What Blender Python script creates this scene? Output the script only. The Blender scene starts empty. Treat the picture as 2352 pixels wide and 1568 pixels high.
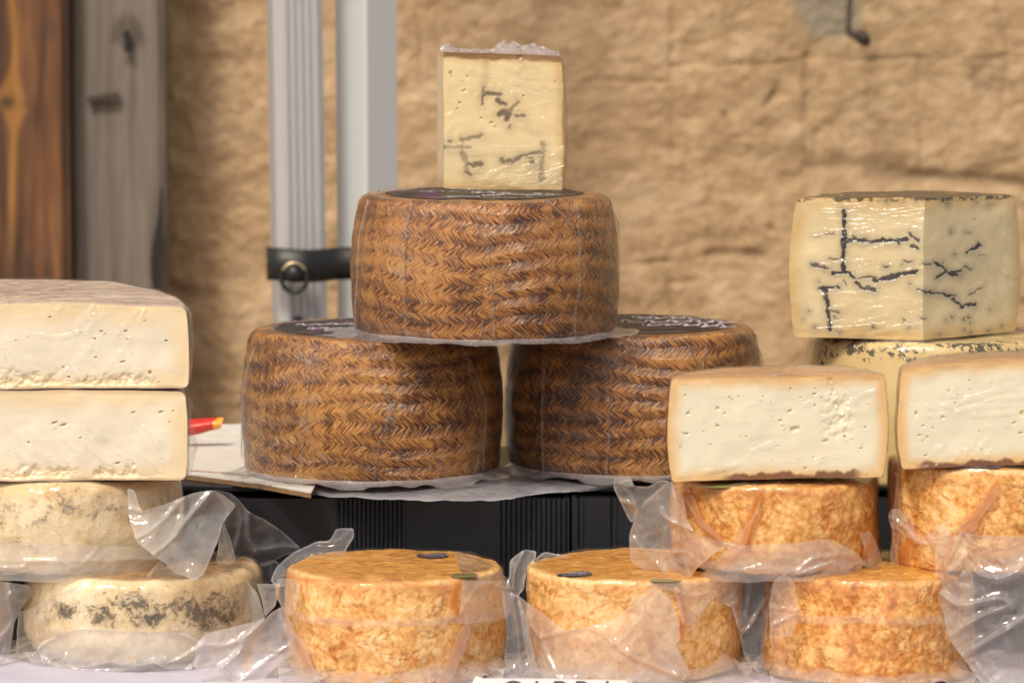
import bpy, math, random
import numpy as np
from mathutils import Vector
from mathutils.geometry import delaunay_2d_cdt

# ------------------------------------------------------------------ camera, sky, sun, exposure
CAMH, FPX, PITCH = 0.507, 8932.0, math.radians(5.65)
SC = bpy.context.scene
cam_d = bpy.data.cameras.new('camera'); cam = bpy.data.objects.new('camera', cam_d)
SC.collection.objects.link(cam); SC.camera = cam
cam.location = (0, 0, CAMH); cam.rotation_euler = (math.pi/2 - PITCH, 0, 0)
cam_d.sensor_width = 36; cam_d.lens = FPX/2352*36
cam_d.clip_start = 0.1; cam_d.clip_end = 200
cam_d.dof.use_dof = True; cam_d.dof.focus_distance = 2.88; cam_d.dof.aperture_fstop = 8.6
SUN_EL, SUN_AZ = math.radians(52), math.radians(-26)      # sun in front of the stall, to the left of the camera
w = bpy.data.worlds.new('World'); SC.world = w; w.use_nodes = True
nt = w.node_tree; bg = nt.nodes['Background']
sky = nt.nodes.new('ShaderNodeTexSky'); sky.sky_type = 'NISHITA'; sky.sun_disc = False
sky.sun_elevation = SUN_EL; sky.sun_rotation = math.pi + SUN_AZ*-1; sky.dust_density = 4; sky.air_density = 1.0
wm = nt.nodes.new('ShaderNodeMix'); wm.data_type = 'RGBA'; wm.blend_type = 'MULTIPLY'; wm.inputs[0].default_value = 1
wm.inputs[7].default_value = (1.0, 0.88, 0.74, 1)          # white balance of the photograph
nt.links.new(sky.outputs[0], wm.inputs[6]); nt.links.new(wm.outputs[2], bg.inputs[0]); bg.inputs[1].default_value = 0.088
sl = bpy.data.lights.new('sun', 'SUN'); sl.energy = 1.5; sl.angle = math.radians(11); sl.color = (1, 0.94, 0.83)
so = bpy.data.objects.new('sun', sl); SC.collection.objects.link(so)
sdir = Vector((math.sin(SUN_AZ)*math.cos(SUN_EL), -math.cos(SUN_AZ)*math.cos(SUN_EL), math.sin(SUN_EL)))
so.rotation_euler = sdir.to_track_quat('Z', 'Y').to_euler(); so.location = (-1, -1, 3)
SC.view_settings.view_transform = 'Standard'; SC.view_settings.look = 'None'
SC.view_settings.exposure = 0.76; SC.view_settings.gamma = 1; SC.view_settings.use_curve_mapping = False
SC.render.engine = 'CYCLES'
SC.cycles.max_bounces = 10; SC.cycles.transparent_max_bounces = 24; SC.cycles.diffuse_bounces = 3
SC.cycles.glossy_bounces = 3; SC.cycles.transmission_bounces = 4; SC.cycles.use_denoising = True
SC.cycles.caustics_reflective = False; SC.cycles.caustics_refractive = False

# ------------------------------------------------------------------ pixel <-> place helpers (photo measured at 2352 x 1568)
cp, sp_ = math.cos(PITCH), math.sin(PITCH)
def proj(V):
    x, y, z = V[:, 0], V[:, 1], V[:, 2]-CAMH
    d = y*cp - z*sp_; up = y*sp_ + z*cp
    return np.stack([1176+FPX*x/d, 784-FPX*up/d], 1)
def ray(u, v):
    a = (u-1176)/FPX; b = (784-v)/FPX
    return a, cp+b*sp_, -sp_+b*cp
def at(u, v, y):
    dx, dy, dz = ray(u, v); t = y/dy
    return np.array([dx*t, y, CAMH+dz*t])
def at_z(u, v, z):
    dx, dy, dz = ray(u, v); t = (z-CAMH)/dz
    return np.array([dx*t, dy*t, z])
def X(u, y): return (u-1176)/FPX*y*1.0

# ------------------------------------------------------------------ noise
_r = np.random.RandomState(7); _perm = _r.permutation(256); _perm = np.concatenate([_perm]*3)
_g = _r.normal(size=(256, 3)); _g /= np.linalg.norm(_g, axis=1)[:, None]
def perlin(P):
    P = np.asarray(P, float); I = np.floor(P).astype(int); f = P-I; I &= 255
    w_ = f*f*f*(f*(f*6-15)+10); out = np.zeros(len(P))
    for a in (0, 1):
        for b in (0, 1):
            for c in (0, 1):
                h = _perm[_perm[_perm[(I[:, 0]+a) & 255]+((I[:, 1]+b) & 255)]+((I[:, 2]+c) & 255)]
                d = np.einsum('ij,ij->i', _g[h], f-np.array([a, b, c]))
                wt = (w_[:, 0] if a else 1-w_[:, 0])*(w_[:, 1] if b else 1-w_[:, 1])*(w_[:, 2] if c else 1-w_[:, 2])
                out += d*wt
    return out*1.5
def fbm(P, o=4, g=0.5):
    s = 0; a = 1; P = np.asarray(P, float)
    for i in range(o): s = s+a*perlin(P+i*17.3); P = P*2.03; a *= g
    return s
def ridged(P, o=3):
    s = 0; a = 1
    for i in range(o): s = s+a*(1-np.abs(perlin(P+i*9.1))*2.2); P = P*2.1; a *= .5
    return s
def noisevec(P, o=3): return np.stack([fbm(P, o), fbm(P+31.7, o), fbm(P+77.1, o)], 1)
def sstep(a, b, x):
    t = np.clip((x-a)/(b-a), 0, 1); return t*t*(3-2*t)
def dpoly(uv, pts, closed=False):
    """distance of points uv to a polyline"""
    p = np.array(pts, float); d = np.full(len(uv), 1e9)
    if len(p) == 1: return np.hypot(uv[:, 0]-p[0, 0], uv[:, 1]-p[0, 1])
    if closed: p = np.vstack([p, p[:1]])
    for a, b in zip(p[:-1], p[1:]):
        ab = b-a; t = np.clip(((uv-a)@ab)/(ab@ab+1e-9), 0, 1)
        q = uv-(a+t[:, None]*ab); d = np.minimum(d, np.hypot(q[:, 0], q[:, 1]))
    return d
def inside(uv, poly):
    p = np.array(poly, float); c = np.zeros(len(uv), bool); n = len(p); j = n-1
    for i in range(n):
        xi, yi = p[i]; xj, yj = p[j]
        m = ((yi > uv[:, 1]) != (yj > uv[:, 1]))
        xx = (xj-xi)*(uv[:, 1]-yi)/((yj-yi) if yj != yi else 1e-9)+xi
        c ^= m & (uv[:, 0] < xx); j = i
    return c
def spline(pts, n=8, closed=False):
    p = np.array(pts, float); out = []; N = len(p)
    rng = range(N) if closed else range(N-1)
    for i in rng:
        if closed: a, b, c, d = p[(i-1) % N], p[i], p[(i+1) % N], p[(i+2) % N]
        else: a, b, c, d = p[max(i-1, 0)], p[i], p[i+1], p[min(i+2, N-1)]
        for k in range(n):
            t = k/n
            out.append(.5*((2*b)+(c-a)*t+(2*a-5*b+4*c-d)*t*t+(-a+3*b-3*c+d)*t**3))
    if not closed: out.append(p[-1])
    return np.array(out)

# ------------------------------------------------------------------ mesh helpers
def woff(p):
    o = np.zeros(3, np.float32)
    while p is not None: o = o+np.array(p.location, np.float32); p = p.parent
    return o
def mk(name, V, F, mat, parent=None, smooth=True, attrs=None, uv=None, auto=None):
    V = np.asarray(V, np.float32); me = bpy.data.meshes.new(name)
    if parent is not None: V = V-woff(parent)
    if isinstance(F, np.ndarray):
        k = F.shape[1]; me.vertices.add(len(V)); me.vertices.foreach_set('co', V.ravel())
        me.loops.add(F.size); me.loops.foreach_set('vertex_index', F.astype(np.int32).ravel())
        me.polygons.add(len(F)); me.polygons.foreach_set('loop_start', np.arange(0, F.size, k, dtype=np.int32))
        me.update(calc_edges=True)
    else: me.from_pydata([tuple(map(float, v)) for v in V], [], F)
    me.validate()
    me.polygons.foreach_set('use_smooth', np.full(len(me.polygons), smooth))
    for k_, a in (attrs or {}).items():
        at_ = me.attributes.new(k_, 'FLOAT', 'POINT'); at_.data.foreach_set('value', np.asarray(a, np.float32))
    if uv is not None:
        ul = me.uv_layers.new(name='UVMap'); li = np.zeros(len(me.loops), np.int32); me.loops.foreach_get('vertex_index', li)
        ul.data.foreach_set('uv', np.asarray(uv, np.float32)[li].ravel())
    me.materials.append(mat); me.update()
    o = bpy.data.objects.new(name, me); SC.collection.objects.link(o)
    if parent is not None: o.parent = parent
    return o
def gridf(nu, nv, wrap=False):
    """faces of a grid with nu columns and nv rows, index = j*nu+i"""
    i = np.arange(nu if wrap else nu-1); j = np.arange(nv-1); I, J = np.meshgrid(i, j)
    I = I.ravel(); J = J.ravel(); I2 = (I+1) % nu
    return np.stack([J*nu+I, J*nu+I2, (J+1)*nu+I2, (J+1)*nu+I], 1)
def boxv(c, s, R=None):
    V = np.array([[x, y, z] for x in (-1, 1) for y in (-1, 1) for z in (-1, 1)], float)*np.array(s)/2
    if R is not None: V = V@np.array(R).T
    return V+np.array(c), [(0, 1, 3, 2), (4, 6, 7, 5), (0, 4, 5, 1), (2, 3, 7, 6), (0, 2, 6, 4), (1, 5, 7, 3)]
def rbox(name, c, s, mat, parent=None, bev=.003, seg=2):
    V, F = boxv(c, s); o = mk(name, V, F, mat, parent, smooth=False)
    m = o.modifiers.new('b', 'BEVEL'); m.width = bev; m.segments = seg
    return o
def merge(parts):
    Vs, Fs, n = [], [], 0
    for V, F in parts:
        Vs.append(np.asarray(V, float)); Fs += [tuple(int(i)+n for i in f) for f in F]; n += len(V)
    return np.vstack(Vs), Fs
def tube(path, r, seg=8, closed=False):
    P = np.asarray(path, float); n = len(P); r = np.broadcast_to(r, n); V = []; F = []
    up = np.array([0, 0, 1.])
    for i in range(n):
        t = P[(i+1) % n if closed else min(i+1, n-1)]-P[(i-1) % n if closed else max(i-1, 0)]; t = t/(np.linalg.norm(t)+1e-9)
        u_ = up if abs(t[2]) < .9 else np.array([0, 1., 0]); a = np.cross(t, u_); a /= np.linalg.norm(a); b = np.cross(a, t)
        for k in range(seg):
            g = 2*math.pi*k/seg; V.append(P[i]+r[i]*(math.cos(g)*a+math.sin(g)*b))
    for i in range(n if closed else n-1):
        for k in range(seg):
            j = (i+1) % n; F.append((i*seg+k, i*seg+(k+1) % seg, j*seg+(k+1) % seg, j*seg+k))
    if not closed: F.append(tuple(range(seg))[::-1]); F.append(tuple(range((n-1)*seg, n*seg)))
    return np.array(V), F
def thing(name, label, cat, loc=(0, 0, 0), group=None):
    o = bpy.data.objects.new(name, None); SC.collection.objects.link(o); o.location = tuple(float(a) for a in loc)
    o.empty_display_size = .02; o['label'] = label; o['category'] = cat
    if group: o['group'] = group
    return o
def tag(o, label, cat, group=None):
    o['label'] = label; o['category'] = cat
    if group: o['group'] = group
    return o

# ------------------------------------------------------------------ node helpers
class S:
    def __init__(s, nt, sock): s.nt = nt; s.k = sock
    def m(s, op, *o, clamp=False):
        n = s.nt.nodes.new('ShaderNodeMath'); n.operation = op; n.use_clamp = clamp; s.nt.links.new(s.k, n.inputs[0])
        for i, b in enumerate(o):
            if isinstance(b, S): s.nt.links.new(b.k, n.inputs[i+1])
            else: n.inputs[i+1].default_value = b
        return S(s.nt, n.outputs[0])
    def __add__(s, b): return s.m('ADD', b)
    def __sub__(s, b): return s.m('SUBTRACT', b)
    def __mul__(s, b): return s.m('MULTIPLY', b)
    __radd__ = __add__; __rmul__ = __mul__
    def inv(s): return (s*-1.0)+1.0
    def cl(s): return s.m('ADD', 0.0, clamp=True)
    def ss(s, a, b):
        n = s.nt.nodes.new('ShaderNodeMapRange'); n.interpolation_type = 'SMOOTHSTEP'
        s.nt.links.new(s.k, n.inputs[0]); n.inputs[1].default_value = a; n.inputs[2].default_value = b
        return S(s.nt, n.outputs[0])
class Mat:
    def __init__(s, name):
        s.m = bpy.data.materials.new(name); s.m.use_nodes = True; s.nt = s.m.node_tree
        s.b = s.nt.nodes['Principled BSDF']; s.out = s.nt.nodes['Material Output']
    def new(s, t, **kw):
        n = s.nt.nodes.new(t)
        for k, v in kw.items(): setattr(n, k, v)
        return n
    def lk(s, a, b): s.nt.links.new(a.k if isinstance(a, S) else a, b)
    def attr(s, n): a = s.new('ShaderNodeAttribute'); a.attribute_name = n; return S(s.nt, a.outputs['Fac'])
    def obj(s): return s.new('ShaderNodeTexCoord').outputs['Object']
    def uv(s): return s.new('ShaderNodeTexCoord').outputs['UV']
    def xyz(s, v):
        n = s.new('ShaderNodeSeparateXYZ'); s.lk(v, n.inputs[0]); return [S(s.nt, n.outputs[i]) for i in range(3)]
    def vec(s, x, y, z=0.0):
        n = s.new('ShaderNodeCombineXYZ')
        for i, a in enumerate((x, y, z)):
            if isinstance(a, S): s.lk(a, n.inputs[i])
            else: n.inputs[i].default_value = a
        return n.outputs[0]
    def map(s, v, scale=(1, 1, 1), loc=(0, 0, 0)):
        n = s.new('ShaderNodeMapping'); s.lk(v, n.inputs[0]); n.inputs['Scale'].default_value = scale; n.inputs['Location'].default_value = loc
        return n.outputs[0]
    def noise(s, v, scale, detail=4, rough=.55, dist=0.0):
        n = s.new('ShaderNodeTexNoise'); s.lk(v, n.inputs['Vector']); n.inputs['Scale'].default_value = scale
        n.inputs['Detail'].default_value = detail; n.inputs['Roughness'].default_value = rough; n.inputs['Distortion'].default_value = dist
        return S(s.nt, n.outputs['Fac'])
    def noisec(s, v, scale, detail=3):
        n = s.new('ShaderNodeTexNoise'); s.lk(v, n.inputs['Vector']); n.inputs['Scale'].default_value = scale; n.inputs['Detail'].default_value = detail
        return n.outputs['Color']
    def voro(s, v, scale, feature='F1', rnd=1.0):
        n = s.new('ShaderNodeTexVoronoi'); n.feature = feature; s.lk(v, n.inputs['Vector']); n.inputs['Scale'].default_value = scale
        n.inputs['Randomness'].default_value = rnd
        return S(s.nt, n.outputs['Distance'])
    def warp(s, v, scale, amt):
        c = s.noisec(v, scale); a = s.new('ShaderNodeVectorMath', operation='SUBTRACT'); s.lk(c, a.inputs[0]); a.inputs[1].default_value = (.5, .5, .5)
        b = s.new('ShaderNodeVectorMath', operation='SCALE'); s.lk(a.outputs[0], b.inputs[0]); b.inputs['Scale'].default_value = amt
        d = s.new('ShaderNodeVectorMath', operation='ADD'); s.lk(v, d.inputs[0]); s.lk(b.outputs[0], d.inputs[1]); return d.outputs[0]
    def ramp(s, f, stops):
        n = s.new('ShaderNodeValToRGB'); s.lk(f, n.inputs[0]); e = n.color_ramp.elements
        while len(e) < len(stops): e.new(.5)
        for i, (p, c) in enumerate(stops): e[i].position = p; e[i].color = (*c, 1)
        return n.outputs[0]
    def mix(s, f, a, b):
        n = s.new('ShaderNodeMix', data_type='RGBA')
        if isinstance(f, S): s.lk(f, n.inputs[0])
        else: n.inputs[0].default_value = f
        for i, c in ((6, a), (7, b)):
            if isinstance(c, tuple): n.inputs[i].default_value = (*c, 1)
            else: s.lk(c, n.inputs[i])
        return n.outputs[2]
    def bump(s, h, strength=.5, dist=.001, nrm=None):
        n = s.new('ShaderNodeBump'); s.lk(h, n.inputs['Height']); n.inputs['Strength'].default_value = strength; n.inputs['Distance'].default_value = dist
        if nrm is not None: s.lk(nrm, n.inputs['Normal'])
        return n.outputs[0]
    def fin(s, col=None, rough=.5, nrm=None, coat=0, sss=0, metal=0, spec=.5, sssr=(1, .5, .25), sscale=.004, crough=.1):
        i = s.b.inputs
        if isinstance(col, tuple): i['Base Color'].default_value = (*col, 1)
        elif col is not None: s.lk(col, i['Base Color'])
        if isinstance(rough, S): s.lk(rough, i['Roughness'])
        else: i['Roughness'].default_value = rough
        if nrm is not None: s.lk(nrm, i['Normal'])
        if coat: i['Coat Weight'].default_value = coat; i['Coat Roughness'].default_value = crough
        if coat and nrm is not None: s.lk(nrm, i['Coat Normal'])
        i['Metallic'].default_value = metal; i['Specular IOR Level'].default_value = spec
        if sss:
            i['Subsurface Weight'].default_value = sss; i['Subsurface Radius'].default_value = sssr; i['Subsurface Scale'].default_value = sscale
        return s.m

# ------------------------------------------------------------------ materials
def m_manchego(name, seed, dark=0.0, gold=0.0, band=.9):
    M = Mat(name); u, v, _ = M.xyz(M.uv()); P = M.obj()
    lowv = M.map(P, (1, 1, 1), (seed*3.1, seed, 0))
    wob = M.noise(M.vec(u*1.0, v*1.5, seed), 11, 0)
    a = v*(1/.0148)+(wob-.5)*1.5
    fr = a.m('FRACT'); t = (fr-.5).m('ABSOLUTE')*2.0
    s = u+t*.0088+(M.noise(lowv, 14, 0)-.5)*.01
    st = M.noise(M.vec(s*700.0, a*1.9, seed), 1.0, 3, .65)
    fine = M.noise(M.vec(s*1300.0, a*3.0, seed+4), 1.0, 2, .6)
    low = M.noise(lowv, 26, 4, .6); low2 = M.noise(lowv, 9, 2)
    bl = M.noise(M.warp(lowv, 20, .03), 55, 4, .65)
    dens = ((t.inv()-.5)*band*.42 + (low-.5)*1.4 + (low2-.5)*1.0 + (bl-.5)*1.0 + (.47+dark)).cl()
    strk = (st+(dens-.5)*.16).ss(.455, .54)
    D = (dens*.26 + strk*(dens*.36+.36) + (fine-.5)*1.0).cl()
    D = D.cl()
    c = M.ramp(D, [(0, (.58+gold, .290+gold*.7, .085)), (.2, (.36, .145, .040)), (.45, (.17, .058, .018)), (.7, (.072, .026, .012)), (1, (.022, .010, .008))])
    c = M.mix(M.attr('crease_shade')*.75, c, (.05, .02, .012))  # dark side of each film crease, painted into the rind colour as shade
    dots = M.noise(lowv, 260, 2).ss(.66, .74)*.6
    c = M.mix(dots, c, (.06, .022, .012))
    h = st*1.0+t*.45+fine*.35+low*.3
    n = M.bump(h, .8, .0013)
    n2 = M.bump(M.noise(M.warp(P, 60, .02), 140, 3), .25, .0012, n)
    rg = M.noise(lowv, 60, 3)*.25+.24
    return M.fin(c, rg, n2, coat=.55, crough=.09, spec=.35)
def m_orange(name, seed, pale=0.0, deep=0.0):
    M = Mat(name); P = M.map(M.obj(), (1, 1, 1), (seed*1.7, seed*.6, seed*.3)); W = M.warp(P, 45, .010)
    big = M.noise(P, 20, 3, .6); mid = M.noise(W, 75, 5, .65); fine = M.noise(W, 260, 4, .6)
    fl = M.voro(M.warp(P, 60, .018), 62, 'DISTANCE_TO_EDGE')
    cr = M.noise(M.warp(P, 30, .02), 34, 4, .6); crack = ((cr-.5).m('ABSOLUTE')).ss(.0, .028).inv()
    crm = M.noise(P, 38, 2).ss(.46, .58)
    crack = crack*crm
    D = ((big-.5)*.9+(mid-.5)*1.35+(fine-.5)*1.5+(fl.ss(0.0, .14).inv()*M.noise(P, 32, 2).ss(.42, .62))*.19+(.40+deep-pale)).cl()
    c = M.ramp(D, [(0, (.90, .66, .37)), (.25, (.84, .53, .21)), (.5, (.67, .335, .085)), (.75, (.52, .18, .022)), (1, (.34, .10, .014))])
    TP = M.attr('top'); tn = M.noise(M.map(M.warp(P, 60, .01), (1, 2.2, 1)), 75, 5, .65)
    c = M.mix(TP, c, M.ramp(tn, [(.3, (.80, .50, .16)), (.48, (.66, .34, .07)), (.62, (.48, .20, .03)), (.75, (.30, .10, .015))]))
    c = M.mix(M.attr('rim')*.55, c, (.90, .70, .42))
    c = M.mix(crack*.32, c, (.34, .13, .03))
    h = D.inv()*.9+fine*.5-crack*.7+fl.ss(0, .14)*.22
    n = M.bump(h, .6, .0016)
    return M.fin(c, fine*.25+.36, n, coat=.1, crough=.22, sss=.12, sscale=.004)
def m_mould(name, seed, mould=0.0, gl_=0.0):
    M = Mat(name); P = M.map(M.obj(), (1, 1, 1), (seed, seed*2, 0)); W = M.warp(P, 60, .012); A = M.attr('mould')
    big = M.noise(P, 22, 3); mid = M.noise(W, 90, 5, .65); fine = M.noise(W, 300, 4, .7); blot = M.noise(W, 55, 4, .7)
    c = M.ramp((big-.5)*1.5+(mid-.5)*1.6+.5, [(0, (.92, .85, .69)), (.5, (.83, .70, .48)), (1, (.62, .43, .21))])
    g = ((blot-.5)*2.4+(fine-.5)*4.0+(mid-.5)*3.2+A*1.35-(.80-mould)).cl()
    TP = M.attr('top'); tn = M.noise(M.map(W, (1, .35, 1)), 70, 5, .65); c = M.mix(TP, c, M.ramp(tn, [(.3, (.62, .40, .15)), (.48, (.40, .21, .06)), (.6, (.20, .10, .035)), (.7, (.05, .04, .03))]))
    c = M.mix((A*1.1+(blot-.5)*2.0-.15).cl()*.55, c, (.36+gl_, .25+gl_, .13+gl_))
    c = M.mix((g*1.4).cl(), c, M.ramp(fine, [(.35, tuple(.028+gl_*q for q in (1, .95, .9))), (.7, tuple(k_+gl_*q for k_, q in ((.13, 1), (.095, .9), (.06, .8))))]))
    n = M.bump(mid+fine*.6-g*.8, .7, .002)
    return M.fin(c, .55, n, sss=.12, sscale=.004)
def m_truffle(name):
    M = Mat(name); P = M.obj(); W = M.warp(P, 80, .008)
    x, y, z = M.xyz(P)
    n1 = M.noise(W, 150, 5, .75); cl = M.noise(M.map(P, (1, 1, 1.6)), 32, 3, .6); big = M.noise(P, 12, 2)
    edge = M.attr('edge')
    c = M.ramp(big, [(.3, (.74, .58, .27)), (.7, (.62, .44, .17))])
    sp = (n1+(cl-.5)*.75+edge*.12).ss(.70, .74)
    c = M.mix(sp*.93, c, (.022, .017, .015))
    rst = M.noise(W, 60, 4, .6).ss(.63, .7)*.5
    c = M.mix(rst*edge, c, (.22, .12, .04))
    n = M.bump(n1+cl*.7, .5, .001)
    return M.fin(c, .42, n, coat=.3, crough=.2, sss=.1)
def m_paste(name, core, rim, holec, rimw=.012, dark=(.16, .06, .03), vc=(.018, .020, .030), hc=(.22, .21, .19)):
    """cut cheese: colour from the surface's own depth behind the rind, holes, crumbly fracture and veins"""
    M = Mat(name); P = M.obj(); E = M.attr('edge'); Hn = M.attr('hole'); C = M.attr('crumb'); R = M.attr('rindline'); Vn = M.attr('vein'); Hl = M.attr('halo')
    n1 = M.noise(P, 30, 3); n2 = M.noise(M.warp(P, 90, .006), 160, 4, .6)
    e = (E*(1/rimw)+(n1-.5)*.9).ss(0, 1)
    c = M.mix(e, rim, core)
    c = M.mix((n2.ss(.5, .75))*.25, c, tuple(a*b for a, b in zip(core, (1.03, 1.03, 1.05))))
    c = M.mix(((n2-.42)*2.0).cl()*C*.65, c, holec)
    c = M.mix(Hn*.9, c, holec)
    c = M.mix(Hl, c, hc); c = M.mix(Vn, c, vc)
    c = M.mix(R, c, dark)
    h = n1*.5+n2*.35
    sc = M.noise(M.map(P, (1, 1, .25)), 60, 2)
    n = M.bump(h+sc*.4, .30, .0012)
    return M.fin(c, .36, n, coat=.35, crough=.16, sss=.35, sscale=.006, sssr=(1, .75, .4))
def m_rind(name, a, b, c3, sc=60, rough=.5, stretch=(1, 1, 1), coat=.2):
    M = Mat(name); P = M.map(M.obj(), stretch); W = M.warp(P, 40, .012)
    n1 = M.noise(W, sc, 5, .65); n2 = M.noise(P, sc*.3, 3); n3 = M.noise(W, sc*4, 3)
    c = M.ramp((n1-.5)*1.8+(n2-.5)*1.2+(n3-.5)*.6+.5, [(0, a), (.5, b), (1, c3)])
    return M.fin(c, rough, M.bump(n1+n3*.4, .5, .0012), coat=coat, sss=.1)
def m_film(name, haze=.1, rough=.12, tint=(1, 1, 1), body=(.86, .84, .82), bump=.35, bs=60, spec=1.0, oil=(.72, .37, .085), stretch=(1, 1, 1)):
    M = Mat(name); nt_ = M.nt; nt_.nodes.remove(M.b); P = M.map(M.obj(), stretch)
    st = M.attr('stain'); hz = M.attr('haze')
    W = M.warp(P, 25, .03)
    n = M.noise(W, bs, 3, .5); r1 = (n-.5).m('ABSOLUTE').ss(0, .12)
    nf = M.noise(W, bs*3.5, 3, .6); cl = M.noise(P, 18, 3)
    nrm = M.bump(r1.inv()*.6+nf*.35+n, bump, .002)
    tcol = M.mix(st.m('MULTIPLY', .9, clamp=True), tint, (.97, .66, .25))
    tr = M.new('ShaderNodeBsdfTransparent'); M.lk(tcol, tr.inputs[0])
    bcol = M.mix(st.m('MULTIPLY', 1.0, clamp=True), body, oil)
    df = M.new('ShaderNodeBsdfDiffuse'); M.lk(bcol, df.inputs[0]); M.lk(nrm, df.inputs['Normal'])
    tl = M.new('ShaderNodeBsdfTranslucent'); M.lk(bcol, tl.inputs[0]); M.lk(nrm, tl.inputs['Normal'])
    m0 = M.new('ShaderNodeMixShader'); m0.inputs[0].default_value = .42; M.lk(df.outputs[0], m0.inputs[1]); M.lk(tl.outputs[0], m0.inputs[2])
    f = (hz*.8+(cl-.5)*haze*1.0+haze+st*.5+(nf-.5)*haze*.6).cl()
    m1 = M.new('ShaderNodeMixShader'); M.lk(f, m1.inputs[0]); M.lk(tr.outputs[0], m1.inputs[1]); M.lk(m0.outputs[0], m1.inputs[2])
    lw = M.new('ShaderNodeLayerWeight'); lw.inputs[0].default_value = .5; M.lk(nrm, lw.inputs['Normal'])
    F = (S(nt_, lw.outputs['Facing']).m('POWER', 4.0)*.8+.055)*spec
    gl = M.new('ShaderNodeBsdfGlossy'); gl.inputs['Roughness'].default_value = rough; M.lk(nrm, gl.inputs['Normal'])
    m2 = M.new('ShaderNodeMixShader'); M.lk(F.cl(), m2.inputs[0]); M.lk(m1.outputs[0], m2.inputs[1]); M.lk(gl.outputs[0], m2.inputs[2])
    M.lk(m2.outputs[0], M.out.inputs[0])
    return M.m
def m_plain(name, col, rough=.5, metal=0, nsc=0, namt=.2, bump=0, coat=0):
    M = Mat(name)
    if nsc:
        n = M.noise(M.obj(), nsc, 4)
        c = M.mix((n-.3).cl()*namt*2, col, tuple(a*.45 for a in col))
        return M.fin(c, rough, M.bump(n, bump, .001) if bump else None, metal=metal, coat=coat)
    return M.fin(col, rough, metal=metal, coat=coat)

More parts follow.
